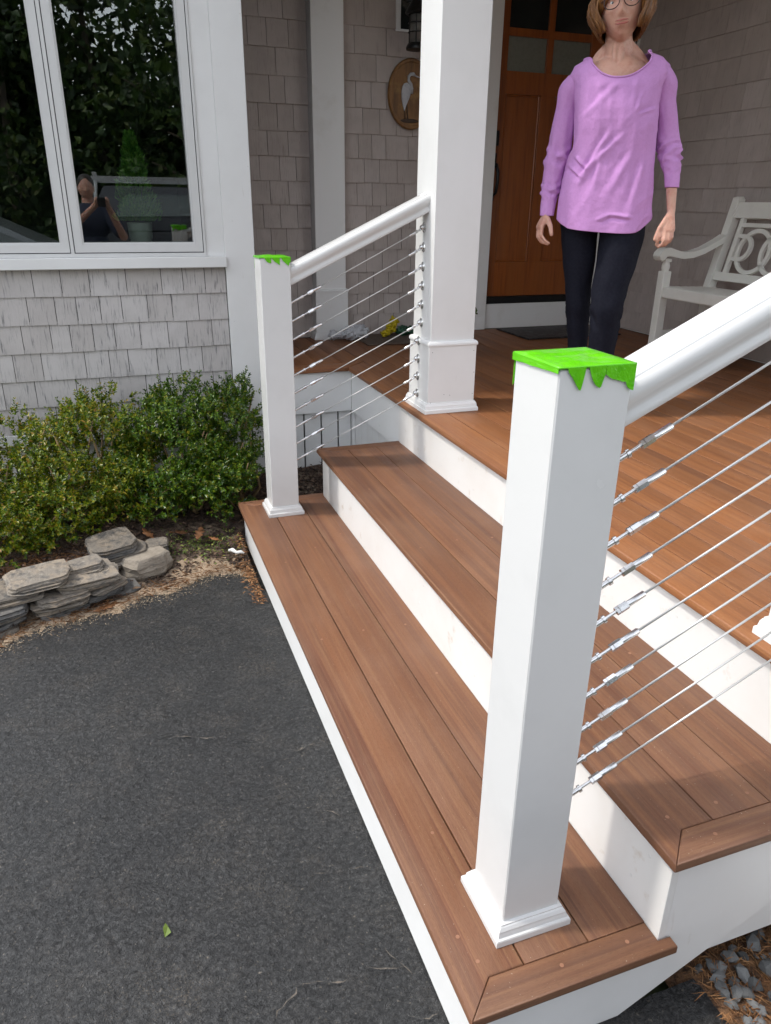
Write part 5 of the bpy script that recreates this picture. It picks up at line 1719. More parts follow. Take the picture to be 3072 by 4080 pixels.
# neck, trapezius, chest
caps(hb, [W3(-0.002, 0.005, 1.62), W3(0.004, 0.0, 1.55), W3(0.010, -0.012, 1.47)], [0.050, 0.053, 0.060], 20)
for s_ in (-1, 1):
    caps(hb, [W3(0.006 + s_ * 0.02, -0.018, 1.545), W3(0.010 + s_ * 0.075, -0.016, 1.497), W3(0.02 + s_ * 0.125, -0.012, 1.43)], [0.032, 0.027, 0.026])
    caps(hb, [W3(0.006 + s_ * 0.016, 0.045, 1.545), W3(0.006 + s_ * 0.010, 0.062, 1.455)], [0.009, 0.011])
mr = Matrix((PRT, PF, Vector((0, 0, 1)))).transposed()
hb.ell(W3(0.014, 0.000, 1.405), (0.138, 0.086, 0.098), 24, mr)
hb.ell(W3(0.02, 0.0, 1.20), (0.120, 0.080, 0.25), 24, mr)
hb.ell(W3(0.022, -0.01, 1.00), (0.125, 0.080, 0.12), 24, mr)
# arms
caps(hb, [W3(-0.155, -0.01, 1.425), W3(-0.203, -0.024, 1.13), W3(-0.219, -0.008, 1.01), W3(-0.224, 0.03, 0.895)], [0.028, 0.027, 0.025, 0.0185])
caps(hb, [W3(0.195, -0.01, 1.44), W3(0.262, -0.026, 1.15), W3(0.294, 0.010, 1.0), W3(0.304, 0.035, 0.905)], [0.028, 0.027, 0.0225, 0.0170])
# legs inside the trousers, ankles and feet
caps(hb, [W3(-0.07, -0.02, 0.86), W3(-0.05, -0.03, 0.50), W3(-0.028, -0.055, 0.30), W3(-0.022, -0.06, 0.09)], [0.055, 0.036, 0.030, 0.028])
caps(hb, [W3(0.11, 0.01, 0.86), W3(0.085, 0.075, 0.50), W3(0.086, 0.055, 0.29), W3(0.086, 0.05, 0.09)], [0.055, 0.038, 0.033, 0.028])
caps(hb, [W3(-0.022, -0.06, 0.07), W3(-0.03, 0.08, 0.035)], [0.034, 0.028])
caps(hb, [W3(0.086, 0.05, 0.07), W3(0.10, 0.19, 0.035)], [0.034, 0.028])
def hand(mb, wrist, knuck, fingers, thumb, wr):
    """wrist point, four knuckle points, finger joint lists, thumb joint list"""
    w = W3(*wrist)
    for k in knuck:
        caps(mb, [w, W3(*k)], [wr * 0.8, 0.0115], 12)
    for a, b in zip(knuck[:-1], knuck[1:]):
        caps(mb, [W3(*a), W3(*b)], [0.0115, 0.0115], 10)
    for f, r0 in zip(fingers, (0.0085, 0.009, 0.0085, 0.0075)):
        caps(mb, [W3(*q) for q in f], [r0 * (1.0 - 0.1 * i) for i in range(len(f))], 12)
    caps(mb, [W3(*q) for q in thumb], [0.0125, 0.0105, 0.0088], 12)
# hand on the door side: seen edge-on, fingers curling in
kn = [(-0.238, 0.068, 0.836), (-0.249, 0.050, 0.832), (-0.256, 0.030, 0.832), (-0.257, 0.012, 0.838)]
fg = [[kn[0], (-0.236, 0.085, 0.800), (-0.218, 0.090, 0.779), (-0.200, 0.088, 0.768)],
      [kn[1], (-0.248, 0.062, 0.792), (-0.228, 0.064, 0.770), (-0.206, 0.062, 0.763)],
      [kn[2], (-0.256, 0.040, 0.793), (-0.238, 0.040, 0.770), (-0.216, 0.040, 0.764)],
      [kn[3], (-0.258, 0.016, 0.804), (-0.244, 0.016, 0.783), (-0.228, 0.018, 0.774)]]
hand(hb, (-0.224, 0.034, 0.893), kn, fg, [(-0.218, 0.060, 0.870), (-0.200, 0.085, 0.838), (-0.192, 0.094, 0.806)], 0.0195)
# hand on the bench side: back of the hand to the front
kn = [(0.272, 0.075, 0.842), (0.288, 0.080, 0.832), (0.305, 0.078, 0.830), (0.318, 0.068, 0.836)]
fg = [[kn[0], (0.266, 0.095, 0.806), (0.262, 0.092, 0.786), (0.258, 0.082, 0.772)],
      [kn[1], (0.288, 0.100, 0.792), (0.280, 0.094, 0.772), (0.268, 0.082, 0.763)],
      [kn[2], (0.306, 0.094, 0.792), (0.298, 0.088, 0.774), (0.286, 0.076, 0.766)],
      [kn[3], (0.319, 0.080, 0.802), (0.314, 0.074, 0.786), (0.304, 0.064, 0.778)]]
hand(hb, (0.304, 0.040, 0.905), kn, fg, [(0.288, 0.060, 0.880), (0.263, 0.085, 0.838), (0.250, 0.092, 0.795)], 0.0185)
me = remesh(hb, 0.0042, 2)
me.materials.append(M['skin'])
link('body', me, None, person)
# lips, eyes, glasses
lp = MB()
for zz, rr_, yo in ((-0.0668, 0.0032, 0.0), (-0.0782, 0.0040, 0.0005)):
    pts_, rd = [], []
    for k in range(13):
        x = -0.025 + 0.05 * k / 12
        f = 1 - (x / 0.0255) ** 2
        best = face_surface(math.atan2(x / 0.073, 1), math.acos(max(-1, min(1, zz / 0.118))))
        pts_.append(head_pt(x, 0.1085 - 6.0 * x * x - 0.0005 + yo - 0.004, zz * f ** 0.10 + (-0.0722) * (1 - f ** 0.10)))
        rd.append(rr_ * max(0.15, f ** 0.5))
    lp.tube(pts_, rd, 8)
lp.build('lips', 'lip', person, 'all')
for s_ in (-1, 1):
    e = MB()
    e.ell(head_pt(s_ * 0.032, 0.0655, 0.001), (0.0125, 0.0125, 0.0125), 16)
    e.build('eye', 'eyewhite', person, 'all')
    e = MB()
    e.ell(head_pt(s_ * 0.032, 0.0742, 0.0), (0.0052, 0.0052, 0.0052), 12)
    e.build('iris', 'iris', person, 'all')
gf = MB()
for s_ in (-1, 1):
    ring = [head_pt(s_ * 0.036 + 0.0275 * math.cos(a), 0.107 - 0.012 * abs(math.cos(a)) * (1 if math.cos(a) * s_ > 0 else 0), -0.004 + 0.024 * math.sin(a)) for a in [k * 2 * math.pi / 28 for k in range(29)]]
    gf.tube(ring, 0.0019, 8, cap=False)
    gf.tube([head_pt(s_ * 0.063, 0.096, 0.008), head_pt(s_ * 0.079, 0.06, 0.008), head_pt(s_ * 0.080, -0.01, 0.004)], 0.0018, 8)
gf.tube([head_pt(-0.0095, 0.107, 0.0), head_pt(0, 0.111, 0.004), head_pt(0.0095, 0.107, 0.0)], 0.0018, 8)
gf.build('glasses', 'frame', person, 'all')

# hair: chin-length bob, fringe swept across; strands as ridges of one shell
hr = MB()
rings = []
NT, NR = 84, 30
for i in range(NR + 1):
    f = i / NR
    ring = []
    for j in range(NT + 1):
        th = R(50) + (R(310) - R(50)) * j / NT          # open at the face
        side = abs(math.sin(th))
        back = max(0.0, -math.cos(th))
        ph = f * R(122 + 16 * back)
        x = 0.093 * math.sin(ph) ** 0.8 * math.sin(th) if ph > 0 else 0
        y = 0.112 * (math.sin(ph) ** 0.8 if ph > 0 else 0) * math.cos(th)
        z = 0.135 * math.cos(ph) + 0.006
        fl_ = max(0, f - 0.55) / 0.45
        x *= 1 + 0.32 * math.sin(min(1, fl_ * 1.25) * math.pi) * side - 0.10 * max(0, fl_ - 0.75)
        z -= 0.022 * fl_
        y += 0.014 * fl_ * (1 - back)
        st_ = 0.0035 * noise.noise(Vector((th * 14, f * 1.6, 0))) + 0.002 * noise.noise(Vector((th * 38, f * 2.5, 5)))
        k = 1 + st_ / 0.1 * 2.2
        ring.append(head_pt(x * k, y * k - 0.008, z * (1 + 0.25 * st_ / 0.1)))
    rings.append(ring)
hr.loft(rings, cap=False, closed=False)
# loose strands over the shell
rh = random.Random(8)
for k in range(170):
    j = rh.randrange(NT)
    a0 = rh.uniform(0.15, 0.5)
    pts_, rd = [], []
    dj = rh.uniform(-3, 3)
    for q in range(8):
        f = a0 + (rh.uniform(0.96, 1.04) if q == 7 else 1.0) * (1.0 - a0) * q / 7
        i0 = min(NR, int(f * NR))
        jj = max(0, min(NT, int(j + dj * q / 7)))
        p = Vector(rings[i0][jj])
        cen = head_pt(0, -0.005, 0.0)
        pts_.append(p + (p - cen).normalized() * (0.001 + 0.003 * rh.random()))
        rd.append(0.0026 * (1 - 0.6 * q / 7))
    hr.tube(pts_, rd, 5)
# fringe
for k in range(22):
    a = k / 21
    x0 = 0.035 - 0.02 * a
    p0 = head_pt(0.045 - 0.05 * a, 0.055 + 0.02 * a, 0.118 - 0.01 * a)
    p1 = head_pt(0.01 - 0.06 * a, 0.103, 0.080 - 0.004 * k / 4)
    p2 = head_pt(-0.040 - 0.030 * a, 0.090 - 0.02 * a, 0.040 - 0.015 * a)
    p3 = head_pt(-0.074 - 0.018 * a, 0.058 - 0.03 * a, -0.02 - 0.03 * a)
    hr.tube([p0, p1, p2, p3], [0.006, 0.010, 0.010, 0.005], 7)
    if k % 2 == 0:
        p1 = head_pt(0.055 + 0.015 * a, 0.085 - 0.02 * a, 0.085 - 0.02 * a)
        p2 = head_pt(0.080 + 0.012 * a, 0.060 - 0.03 * a, 0.02 - 0.02 * a)
        p3 = head_pt(0.076 + 0.014 * a, 0.045 - 0.03 * a, -0.045 - 0.03 * a)
        hr.tube([p0, p1, p2, p3], [0.006, 0.010, 0.010, 0.004], 7)
ho = hr.build('hair', 'hair', person, 'all')
sol = ho.modifiers.new('thickness', 'SOLIDIFY')
sol.thickness = 0.006
sol.offset = -1

# shirt: a lofted body with a scooped neck and shirt-tail hem, and two sleeves
def interp(tab, z):
    if z <= tab[0][0]:
        return tab[0][1:]
    for a, b in zip(tab[:-1], tab[1:]):
        if z <= b[0]:
            t = (z - a[0]) / (b[0] - a[0])
            t = t * t * (3 - 2 * t) * 0.5 + t * 0.5
            return [p + (q - p) * t for p, q in zip(a[1:], b[1:])]
    return tab[-1][1:]
TOR = [(0.80, 0.026, 0.202, 0.128, 0.0), (0.95, 0.022, 0.200, 0.125, 0.0), (1.02, 0.023, 0.196, 0.122, 0.0), (1.10, 0.027, 0.183, 0.116, 0.002), (1.20, 0.030, 0.174, 0.114, 0.006), (1.30, 0.026, 0.172, 0.116, 0.010),
       (1.38, 0.022, 0.182, 0.110, 0.004), (1.43, 0.022, 0.204, 0.100, -0.004), (1.465, 0.026, 0.192, 0.092, -0.008), (1.49, 0.030, 0.160, 0.085, -0.010), (1.512, 0.020, 0.118, 0.080, -0.012), (1.545, 0.014, 0.094, 0.072, -0.014)]
DRAGS = [(0.044, 1.419, -0.098, 1.27, 0.012, 0.006), (0.056, 1.195, -0.083, 1.056, 0.010, 0.008), (0.006, 1.205, -0.102, 1.005, 0.011, 0.008), (-0.009, 1.158, -0.029, 1.005, 0.010, 0.006),
         (0.115, 1.344, 0.102, 1.279, 0.006, 0.005), (0.178, 1.298, 0.112, 1.274, 0.006, 0.005), (-0.123, 1.121, -0.07, 1.07, 0.008, 0.007), (-0.149, 1.088, -0.085, 1.037, 0.008, 0.007),
         (0.003, 0.868, 0.05, 0.892, 0.008, 0.007), (0.05, 0.892, 0.14, 0.88, 0.008, 0.007), (0.092, 1.423, 0.086, 1.326, 0.007, 0.004), (0.10, 1.12, 0.02, 0.96, 0.014, 0.007), (0.16, 1.10, 0.13, 0.92, 0.012, 0.006)]
def drags(u, z):
    t_ = 0.0
    for (a, b, c_, d_, sg, am) in DRAGS:
        dx, dz = c_ - a, d_ - b
        L2 = dx * dx + dz * dz
        f = ((u - a) * dx + (z - b) * dz) / L2
        if -0.15 < f < 1.15:
            n_ = ((u - a) * dz - (z - b) * dx) / math.sqrt(L2)
            env = float(smoothstep(-0.15, 0.2, f)) * float(smoothstep(1.15, 0.7, f))
            t_ += am * env * (math.exp(-(n_ / sg) ** 2) - 0.7 * math.exp(-((n_ - 1.5 * sg) / sg) ** 2))
    return t_
def folds(u, w, z, s=1.0):
    """cloth relief: long sharp diagonal drags, vertical drapes, small crumples"""
    wob = 0.05 * noise.noise(Vector((u * 5, z * 5, w * 5 + 2)))
    diag = u * 0.84 + z * -0.54 + wob
    along = u * 0.54 + z * 0.84
    def ridge(x):
        return 1 - 2 * abs(x) ** 0.8
    a = ridge(noise.noise(Vector((diag * 15, along * 1.7, w * 3))))
    m_ = float(smoothstep(-0.05, 0.35, noise.noise(Vector((u * 5 + 9, z * 4, w * 3)))))
    a2 = ridge(noise.noise(Vector((diag * 34 + 4, along * 4.0, w * 5))))
    b = ridge(noise.noise(Vector((u * 22, z * 2.2, w * 18 + 7))))
    c = noise.noise(Vector((u * 55, z * 60, w * 50)))
    low = float(smoothstep(1.44, 1.22, z))
    return (drags(u, z) if w > 0 else 0) + s * 0.85 * (0.0075 * (a - 0.45) * (0.25 + 0.9 * low) * (0.3 + m_) + 0.0028 * (a2 - 0.4) * low * m_ * 1.4 + 0.0040 * (b - 0.45) * (1.2 - 0.6 * low) + 0.0009 * c)
shm = MB()
NA, NZ = 170, 170
rings = []
neck = []
for i in range(NZ + 1):
    t = i / NZ
    ring = []
    for j in range(NA):
        th = 2 * math.pi * j / NA           # 90 deg = front
        c, s = math.cos(th), math.sin(th)
        zb_ = 0.822 + 0.060 * abs(c) ** 7 + 0.006 * math.sin(3 * th + 1) + (0.012 if s < 0 else 0)
        zt_ = 1.412 + (1.503 + 0.012 * c - 1.412) * (1 - max(0.0, s) ** 6)
        z = zb_ + (zt_ - zb_) * t
        uc, hu, hw, wc = interp(TOR, z)
        ex = 0.80
        cu = math.copysign(abs(c) ** ex, c)
        cw = math.copysign(abs(s) ** ex, s)
        u = uc + hu * cu
        w = wc + hw * cw
        bust = 0.010 * gauss(z - 1.25, 0.07) * (gauss(u + 0.06, 0.06) + gauss(u - 0.10, 0.06)) if s > 0 else 0
        d = folds(u, w, z) * float(smoothstep(0, 0.06, 1 - t)) + bust
        hemflare = 0.006 * math.sin(7 * th) * float(smoothstep(0.25, 0.0, t))
        u += cu * (d + hemflare)
        w += cw * (d + hemflare)
        ring.append(W3(u, w, z))
        if i == NZ:
            neck.append(W3(u, w + 0.001, z))
    rings.append(ring)
shm.loft(rings, cap=False)
shm.tube(neck + neck[:1], 0.0038, 8, cap=False)
def sleeve(path, rads, seed, gather):
    N1, N2 = 40, 90
    P = [Vector(p) for p in path]
    L = [0]
    for a, b in zip(P[:-1], P[1:]):
        L.append(L[-1] + (b - a).length)
    rings = []
    for i in range(N2 + 1):
        l = L[-1] * i / N2
        k = max(q for q in range(len(L)) if L[q] <= l + 1e-9)
        k = min(k, len(P) - 2)
        t = (l - L[k]) / (L[k + 1] - L[k])
        # Catmull-Rom centre line
        p0, p1, p2, p3 = P[max(0, k - 1)], P[k], P[k + 1], P[min(len(P) - 1, k + 2)]
        c = 0.5 * ((2 * p1) + (p2 - p0) * t + (2 * p0 - 5 * p1 + 4 * p2 - p3) * t * t + (3 * p1 - p0 - 3 * p2 + p3) * t ** 3)
        r_ = rads[k] + (rads[k + 1] - rads[k]) * (t * t * (3 - 2 * t))
        z = c.z
        ring = []
        for j in range(N1):
            a = 2 * math.pi * j / N1
            g_ = 0
            for (zc, sp, fr, amp) in gather:
                g_ += amp * gauss(z - zc, sp) * (1.0 - 3.0 * abs(noise.noise(Vector((math.cos(a + seed) * 1.2, math.sin(a + seed) * 1.2, fr * 0.22 * (z - zc) + 1.1 * math.sin(a + seed))))))
            g_ += 0.004 * noise.noise(Vector((math.cos(a) * 2.2 + seed, math.sin(a) * 2.2, z * 9)))
            rr_ = r_ + g_
            ring.append(W3(c.x + math.cos(a) * rr_, c.y + math.sin(a) * rr_ * 0.95, z + 0.0))
        rings.append(ring)
    # cuff turned in at the end
    last = rings[-1]
    cen = sum((Vector(p) for p in last), Vector()) / len(last)
    rings.append([cen + (Vector(p) - cen) * 0.90 + Vector((0, 0, 0.004)) for p in last])
    shm.loft(rings, cap=False)
sleeve([(-0.130, -0.008, 1.435), (-0.160, -0.012, 1.395), (-0.183, -0.018, 1.313), (-0.194, -0.024, 1.20), (-0.206, -0.026, 1.11), (-0.219, -0.008, 1.009), (-0.223, 0.012, 0.945), (-0.2245, 0.028, 0.882)],
       [0.058, 0.058, 0.046, 0.050, 0.050, 0.041, 0.034, 0.031], 1.0, [(1.12, 0.05, 95, 0.010), (0.985, 0.035, 150, 0.010)])
sleeve([(0.165, -0.008, 1.455), (0.195, -0.012, 1.41), (0.218, -0.018, 1.33), (0.243, -0.026, 1.25), (0.261, -0.028, 1.162), (0.280, -0.014, 1.095), (0.289, 0.002, 1.05), (0.295, 0.010, 1.003)],
       [0.060, 0.060, 0.046, 0.043, 0.048, 0.040, 0.032, 0.029], 4.0, [(1.13, 0.05, 160, 0.013)])
so = shm.build('shirt', 'shirt', person, 'all')
sol = so.modifiers.new('thickness', 'SOLIDIFY')
sol.thickness = 0.002
sol.offset = -1

# trousers
tr = MB()
def leg(tab, seed):
    rings = []
    N1, N2 = 44, 80
    for i in range(N2 + 1):
        z = tab[-1][0] + (tab[0][0] - tab[-1][0]) * (1 - i / N2)
        uc, hu, hw, wc = interp(tab[::-1], z)
        ring = []
        for j in range(N1):
            a = 2 * math.pi * j / N1
            kn_ = 0.008 * gauss(z - 0.46, 0.08) * (0.5 - 2 * abs(noise.noise(Vector((math.cos(a + seed) * 1.3, math.sin(a + seed) * 1.3, z * 22 + 3 * math.cos(a))))))
            g_ = 0.0035 * noise.noise(Vector((math.cos(a) * 2 + seed, math.sin(a) * 2, z * 8))) + kn_
            ring.append(W3(uc + math.cos(a) * (hu + g_), wc + math.sin(a) * (hw + g_), z))
        rings.append(ring)
    tr.loft(rings, cap=False)
leg([(0.96, -0.050, 0.11, 0.105, -0.005), (0.86, -0.076, 0.090, 0.098, -0.015), (0.80, -0.074, 0.082, 0.090, -0.02), (0.69, -0.062, 0.073, 0.080, -0.025), (0.58, -0.055, 0.060, 0.068, -0.03), (0.50, -0.047, 0.056, 0.062, -0.03), (0.40, -0.036, 0.053, 0.060, -0.045), (0.30, -0.027, 0.045, 0.054, -0.055), (0.12, -0.022, 0.042, 0.048, -0.06)], 1)
leg([(0.96, 0.090, 0.11, 0.105, 0.005), (0.86, 0.108, 0.100, 0.100, 0.012), (0.80, 0.112, 0.097, 0.094, 0.02), (0.70, 0.103, 0.088, 0.086, 0.04), (0.58, 0.088, 0.079, 0.074, 0.065), (0.50, 0.083, 0.073, 0.068, 0.08), (0.40, 0.086, 0.066, 0.064, 0.07), (0.29, 0.086, 0.060, 0.060, 0.055), (0.12, 0.086, 0.048, 0.052, 0.05)], 5)
to = tr.build('trousers', 'pants', person, 'all')
sol = to.modifiers.new('thickness', 'SOLIDIFY')
sol.thickness = 0.002
sol.offset = -1
for (u0, w0) in ((-0.026, -0.06), (0.09, 0.05)):
    s_ = MB()
    caps(s_, [W3(u0, w0 - 0.02, 0.040), W3(u0, w0 + 0.06, 0.036), W3(u0 + 0.006, w0 + 0.155, 0.030)], [0.036, 0.040, 0.034], 16)
    me = remesh(s_, 0.005, 2)
    z0 = Z3 + 0.001
    for v in me.vertices:
        v.co.z = max(v.co.z, z0)
    link('shoe', me, 'shoe', person)

# ------------------------------------------------------------------ behind the window and behind the camera
pot = thing('window_plant', 'small conical evergreen in a pale pot standing inside the window', 'plant', (-0.272, 3.68, 1.319))
b = MB()
b.tube([(-0.272, 3.68, 1.3185), (-0.272, 3.68, 1.325), (-0.272, 3.68, 1.36), (-0.272, 3.68, 1.365), (-0.272, 3.68, 1.442), (-0.272, 3.68, 1.446), (-0.272, 3.68, 1.436)], [0.050, 0.054, 0.056, 0.060, 0.064, 0.064, 0.054], 24)
b.build('pot', 'potclay', pot, True)
r = np.random.default_rng(91)
k = 4200
zz = r.random(k) ** 1.4
zz = 1.45 + 0.42 * zz
an = r.uniform(0, 6.283, k)
rad = 0.100 * (1 - (zz - 1.45) / 0.43) ** 0.8 * np.sqrt(r.uniform(0.2, 1.0, k)) * (1 + 0.22 * np.sin(3 * an + 30 * zz) + 0.15 * np.sin(7 * an - 55 * zz)) + 0.004
P = np.stack([-0.275 + rad * np.cos(an), 3.68 + rad * np.sin(an), zz], 1)
D = unit(np.stack([np.cos(an), np.sin(an), np.full(k, 1.3)], 1) + 0.3 * r.normal(size=(k, 3)))
link('foliage', leaf_mesh('foliage', P, D, unit(r.normal(size=(k, 3))), np.full(k, 0.026), np.full(k, 0.008)), 'conifer', pot)

def tree(x, y, h, spread, seed, label, crown0=0.35, k=2600, leaf=0.20, material='treeleaf'):
    t = thing('tree', label, 'tree', (x, y, 0), 'woodland trees across the driveway')
    rr = random.Random(seed)
    tk = MB()
    lean = rr.uniform(-0.3, 0.3)
    pts_ = [(x + lean * f * f, y + 0.2 * math.sin(3 * f + seed), h * f - 0.1 * (f == 0)) for f in [i / 8 for i in range(9)]]
    tk.tube(pts_, [0.22 * (1.05 - 0.9 * i / 8) * h / 9 for i in range(9)], 12)
    for q in range(9):
        f = rr.uniform(crown0, 0.9)
        a = rr.uniform(0, 6.28)
        b0 = Vector((x + lean * f * f, y, h * f))
        e = b0 + Vector((math.cos(a), math.sin(a), 0.45)) * spread * rr.uniform(0.6, 0.95) * (1.1 - f * 0.6)
        tk.tube([b0, (b0 + e) / 2 + Vector((0, 0, 0.15)), e], [0.06, 0.04, 0.015], 7)
    tk.build('trunk', 'bark', t, 'all')
    r_ = np.random.default_rng(seed)
    nc = 60
    f = r_.uniform(crown0, 1.0, nc)
    a = r_.uniform(0, 6.283, nc)
    rad = spread * np.sqrt(r_.random(nc)) * np.clip(1.25 - f, 0.25, 1) * 1.1
    C = np.stack([x + rad * np.cos(a), y + rad * np.sin(a), h * f], 1)
    idx = r_.integers(0, nc, k)
    P = C[idx] + r_.normal(size=(k, 3)) * np.array([0.42, 0.42, 0.30])
    D = unit(r_.normal(size=(k, 3)) + np.array([0, 0, -0.2]))
    ls = r_.uniform(0.6, 1.3, k) * leaf
    link('crown', leaf_mesh('crown', P, D, unit(r_.normal(size=(k, 3))), ls, ls * 0.6), material, t)
spots = [(-9.0, -17.0, 7.6, 3.4, 'spreading leafy tree across the driveway, first past the silver car'), (-5.6, -18.5, 8.6, 3.4, 'tall leafy tree standing behind the silver car'),
         (-2.6, -16.2, 6.8, 3.0, 'shorter leafy tree between the silver car and the pickup tail'), (-0.2, -17.6, 8.2, 3.2, 'leafy tree directly behind the pickup canopy'),
         (2.3, -15.0, 8.6, 2.8, 'tall tree with a thick grey trunk behind the pickup cab'), (5.6, -17.5, 7.6, 3.4, 'broad leafy tree past the pickup nose'), (9.0, -16.0, 7.8, 3.4, 'wide leafy tree at the corner beyond the pickup'),
         (-13.0, -9.0, 10.5, 3.4, 'wide leafy tree added at the far turn of the driveway to screen low sky'), (-13.5, -3.0, 9.5, 3.2, 'round leafy tree added past the end of the driveway to dim low sky facing the steps'), (-13.0, 2.5, 10.0, 3.2, 'leafy tree added across the driveway from the boxwoods to hold back low sky')]  # trees on this line are added to block low sky opposite the steps
for i, (x, y, h_, sp, lb) in enumerate(spots):
    tree(x, y, h_, sp, 300 + i, lb, 0.12, 4200, 0.26)
r = np.random.default_rng(17)
k = 42000
P = np.stack([r.uniform(-14, 12, k), r.normal(-19.5, 1.0, k), np.abs(r.normal(0, 3.0, k))], 1)
ls = r.uniform(0.25, 0.5, k)
stuff(link('woodland_understory', leaf_mesh('woodland_understory', P, unit(r.normal(size=(k, 3)) + np.array([0, 0, 0.5])), unit(r.normal(size=(k, 3))), ls, ls * 0.6), 'treeleaf'), 'dark leafy undergrowth along the far side of the driveway', 'undergrowth')

def wheel(parent, x, y, r_):
    w_ = MB()
    w_.tube([(x, y - 0.11, r_), (x, y - 0.09, r_), (x, y + 0.09, r_), (x, y + 0.11, r_)], [r_ * 0.9, r_, r_, r_ * 0.9], 28)
    t_ = w_.build('wheel', 'tyre', parent, True)
    q = MB()
    q.tube([(x, y - 0.118, r_), (x, y + 0.118, r_)], r_ * 0.6, 20)
    q.build('rim', 'alu', t_, True)

truck = thing('pickup_truck', 'dark grey pickup with a windowed bed canopy and silver rack', 'truck', (2.1, -5.2, 0))
b = MB()
prof = [(-0.66, 0.45), (-0.70, 0.62), (-0.68, 1.12), (1.70, 1.14), (1.72, 1.15), (1.95, 1.72), (2.35, 1.80), (3.15, 1.78), (3.85, 1.18), (4.85, 1.08), (4.98, 0.9), (5.0, 0.5), (4.7, 0.42)]
b.prism(prof, 'y', -6.15, -4.30)
b.build('body', 'truck', truck)
b = MB()
ring0 = [(-0.66, 1.121), (1.68, 1.141)]
lower = [(-0.64, -4.33), (1.70, -4.33), (1.70, -6.12), (-0.64, -6.12)]
upper = [(-0.42, -4.48), (1.66, -4.48), (1.66, -5.97), (-0.42, -5.97)]
b.loft([[(x, y, 1.145) for x, y in lower], [(x * 0.995, y, 1.30) for x, y in lower], [(x, y, 1.70) for x, y in upper], [(x * 0.96 + 0.02, y * 0.99 - 0.05, 1.735) for x, y in upper]])
cano = b.build('canopy', 'truck', truck, True)
b = MB()
pl = [(-0.28, 1.36), (-0.12, 1.60), (-0.06, 1.63), (1.40, 1.63), (1.47, 1.59), (1.47, 1.40), (1.42, 1.35), (-0.24, 1.33)]
vs = [(x, -4.33 - (z - 1.30) * 0.375 + 0.012, z) for x, z in pl] + [(x, -4.33 - (z - 1.30) * 0.375 - 0.02, z) for x, z in pl]
n8 = len(pl)
b.add(vs, [tuple(range(n8)), tuple(range(2 * n8 - 1, n8 - 1, -1))] + [(i, (i + 1) % n8, n8 + (i + 1) % n8, n8 + i) for i in range(n8)])
b.build('canopy_window', 'autoglass', cano)
b = MB()
for yy in (-4.42, -6.02):
    b.box(-0.55, 1.9, yy - 0.025, yy + 0.025, 1.80, 1.86)
for xx in (-0.50, 1.60):
    for yy in (-4.42, -6.02):
        b.tube([(xx - 0.06, yy + (0.06 if yy > -5 else -0.06), 1.14), (xx, yy, 1.80)], 0.025, 8)
    b.box(xx - 0.03, xx + 0.03, -6.02, -4.42, 1.8601, 1.91)
b.build('rack', 'alu', truck)
b = MB()
b.add([(2.02, -4.288, 1.20), (3.55, -4.288, 1.22), (3.08, -4.288, 1.68), (2.15, -4.288, 1.68)] + [(2.02, -4.31, 1.20), (3.55, -4.31, 1.22), (3.08, -4.31, 1.68), (2.15, -4.31, 1.68)], [(0, 1, 2, 3), (7, 6, 5, 4), (0, 4, 5, 1), (1, 5, 6, 2), (2, 6, 7, 3), (3, 7, 4, 0)])
b.build('cab_window', 'autoglass', truck)
for x in (0.35, 4.05):
    for y in (-4.42, -6.03):
        wheel(truck, x, y, 0.39)
b = MB()
b.box(-0.712, -0.69, -4.52, -4.40, 0.78, 1.05)
b.build('tail_light', mat('red_lens', (0.35, 0.02, 0.015), 0.2, layers=((20, (0.28, 0.015, 0.01), 0.5, 0.7),)), truck)

car = thing('parked_car', 'silver sedan parked with its nose toward the pickup tail', 'car', (-2.3, -3.28, 0))
b = MB()
CDX, CDY = 0.90, 1.12
outer = [(-5.5, 0.30), (-5.5, 0.80), (-5.3, 0.95), (-4.65, 1.0), (-4.1, 1.36), (-3.5, 1.43), (-2.75, 1.38), (-1.95, 1.0), (-1.2, 0.86), (-1.05, 0.65), (-1.05, 0.32)]
def carring(y, shrink):
    return [(x + CDX, y + CDY + shrink * max(0.0, (z - 0.9) / 0.5), z) for x, z in outer]
b.loft([carring(-5.28, 0.22), carring(-5.20, 0.20), carring(-3.60, -0.20), carring(-3.52, -0.22)])
b.build('body', 'carpaint', car)
b = MB()
pl = [(-4.45, 1.02), (-4.02, 1.30), (-3.5, 1.365), (-2.82, 1.325), (-2.12, 1.02)]
def cy(z):
    return -3.52 + CDY - 0.22 * max(0, (z - 0.9) / 0.5)
vs = [(x + CDX, cy(z) + 0.006, z) for x, z in pl] + [(x + CDX, cy(z) - 0.02, z) for x, z in pl]
n5 = len(pl)
b.add(vs, [tuple(range(n5)), tuple(range(2 * n5 - 1, n5 - 1, -1))] + [(i, (i + 1) % n5, n5 + (i + 1) % n5, n5 + i) for i in range(n5)])
b.build('side_window', 'autoglass', car)
for x in (-4.6, -1.9):
    for y in (-3.62, -5.18):
        wheel(car, x + CDX, y + CDY, 0.32)

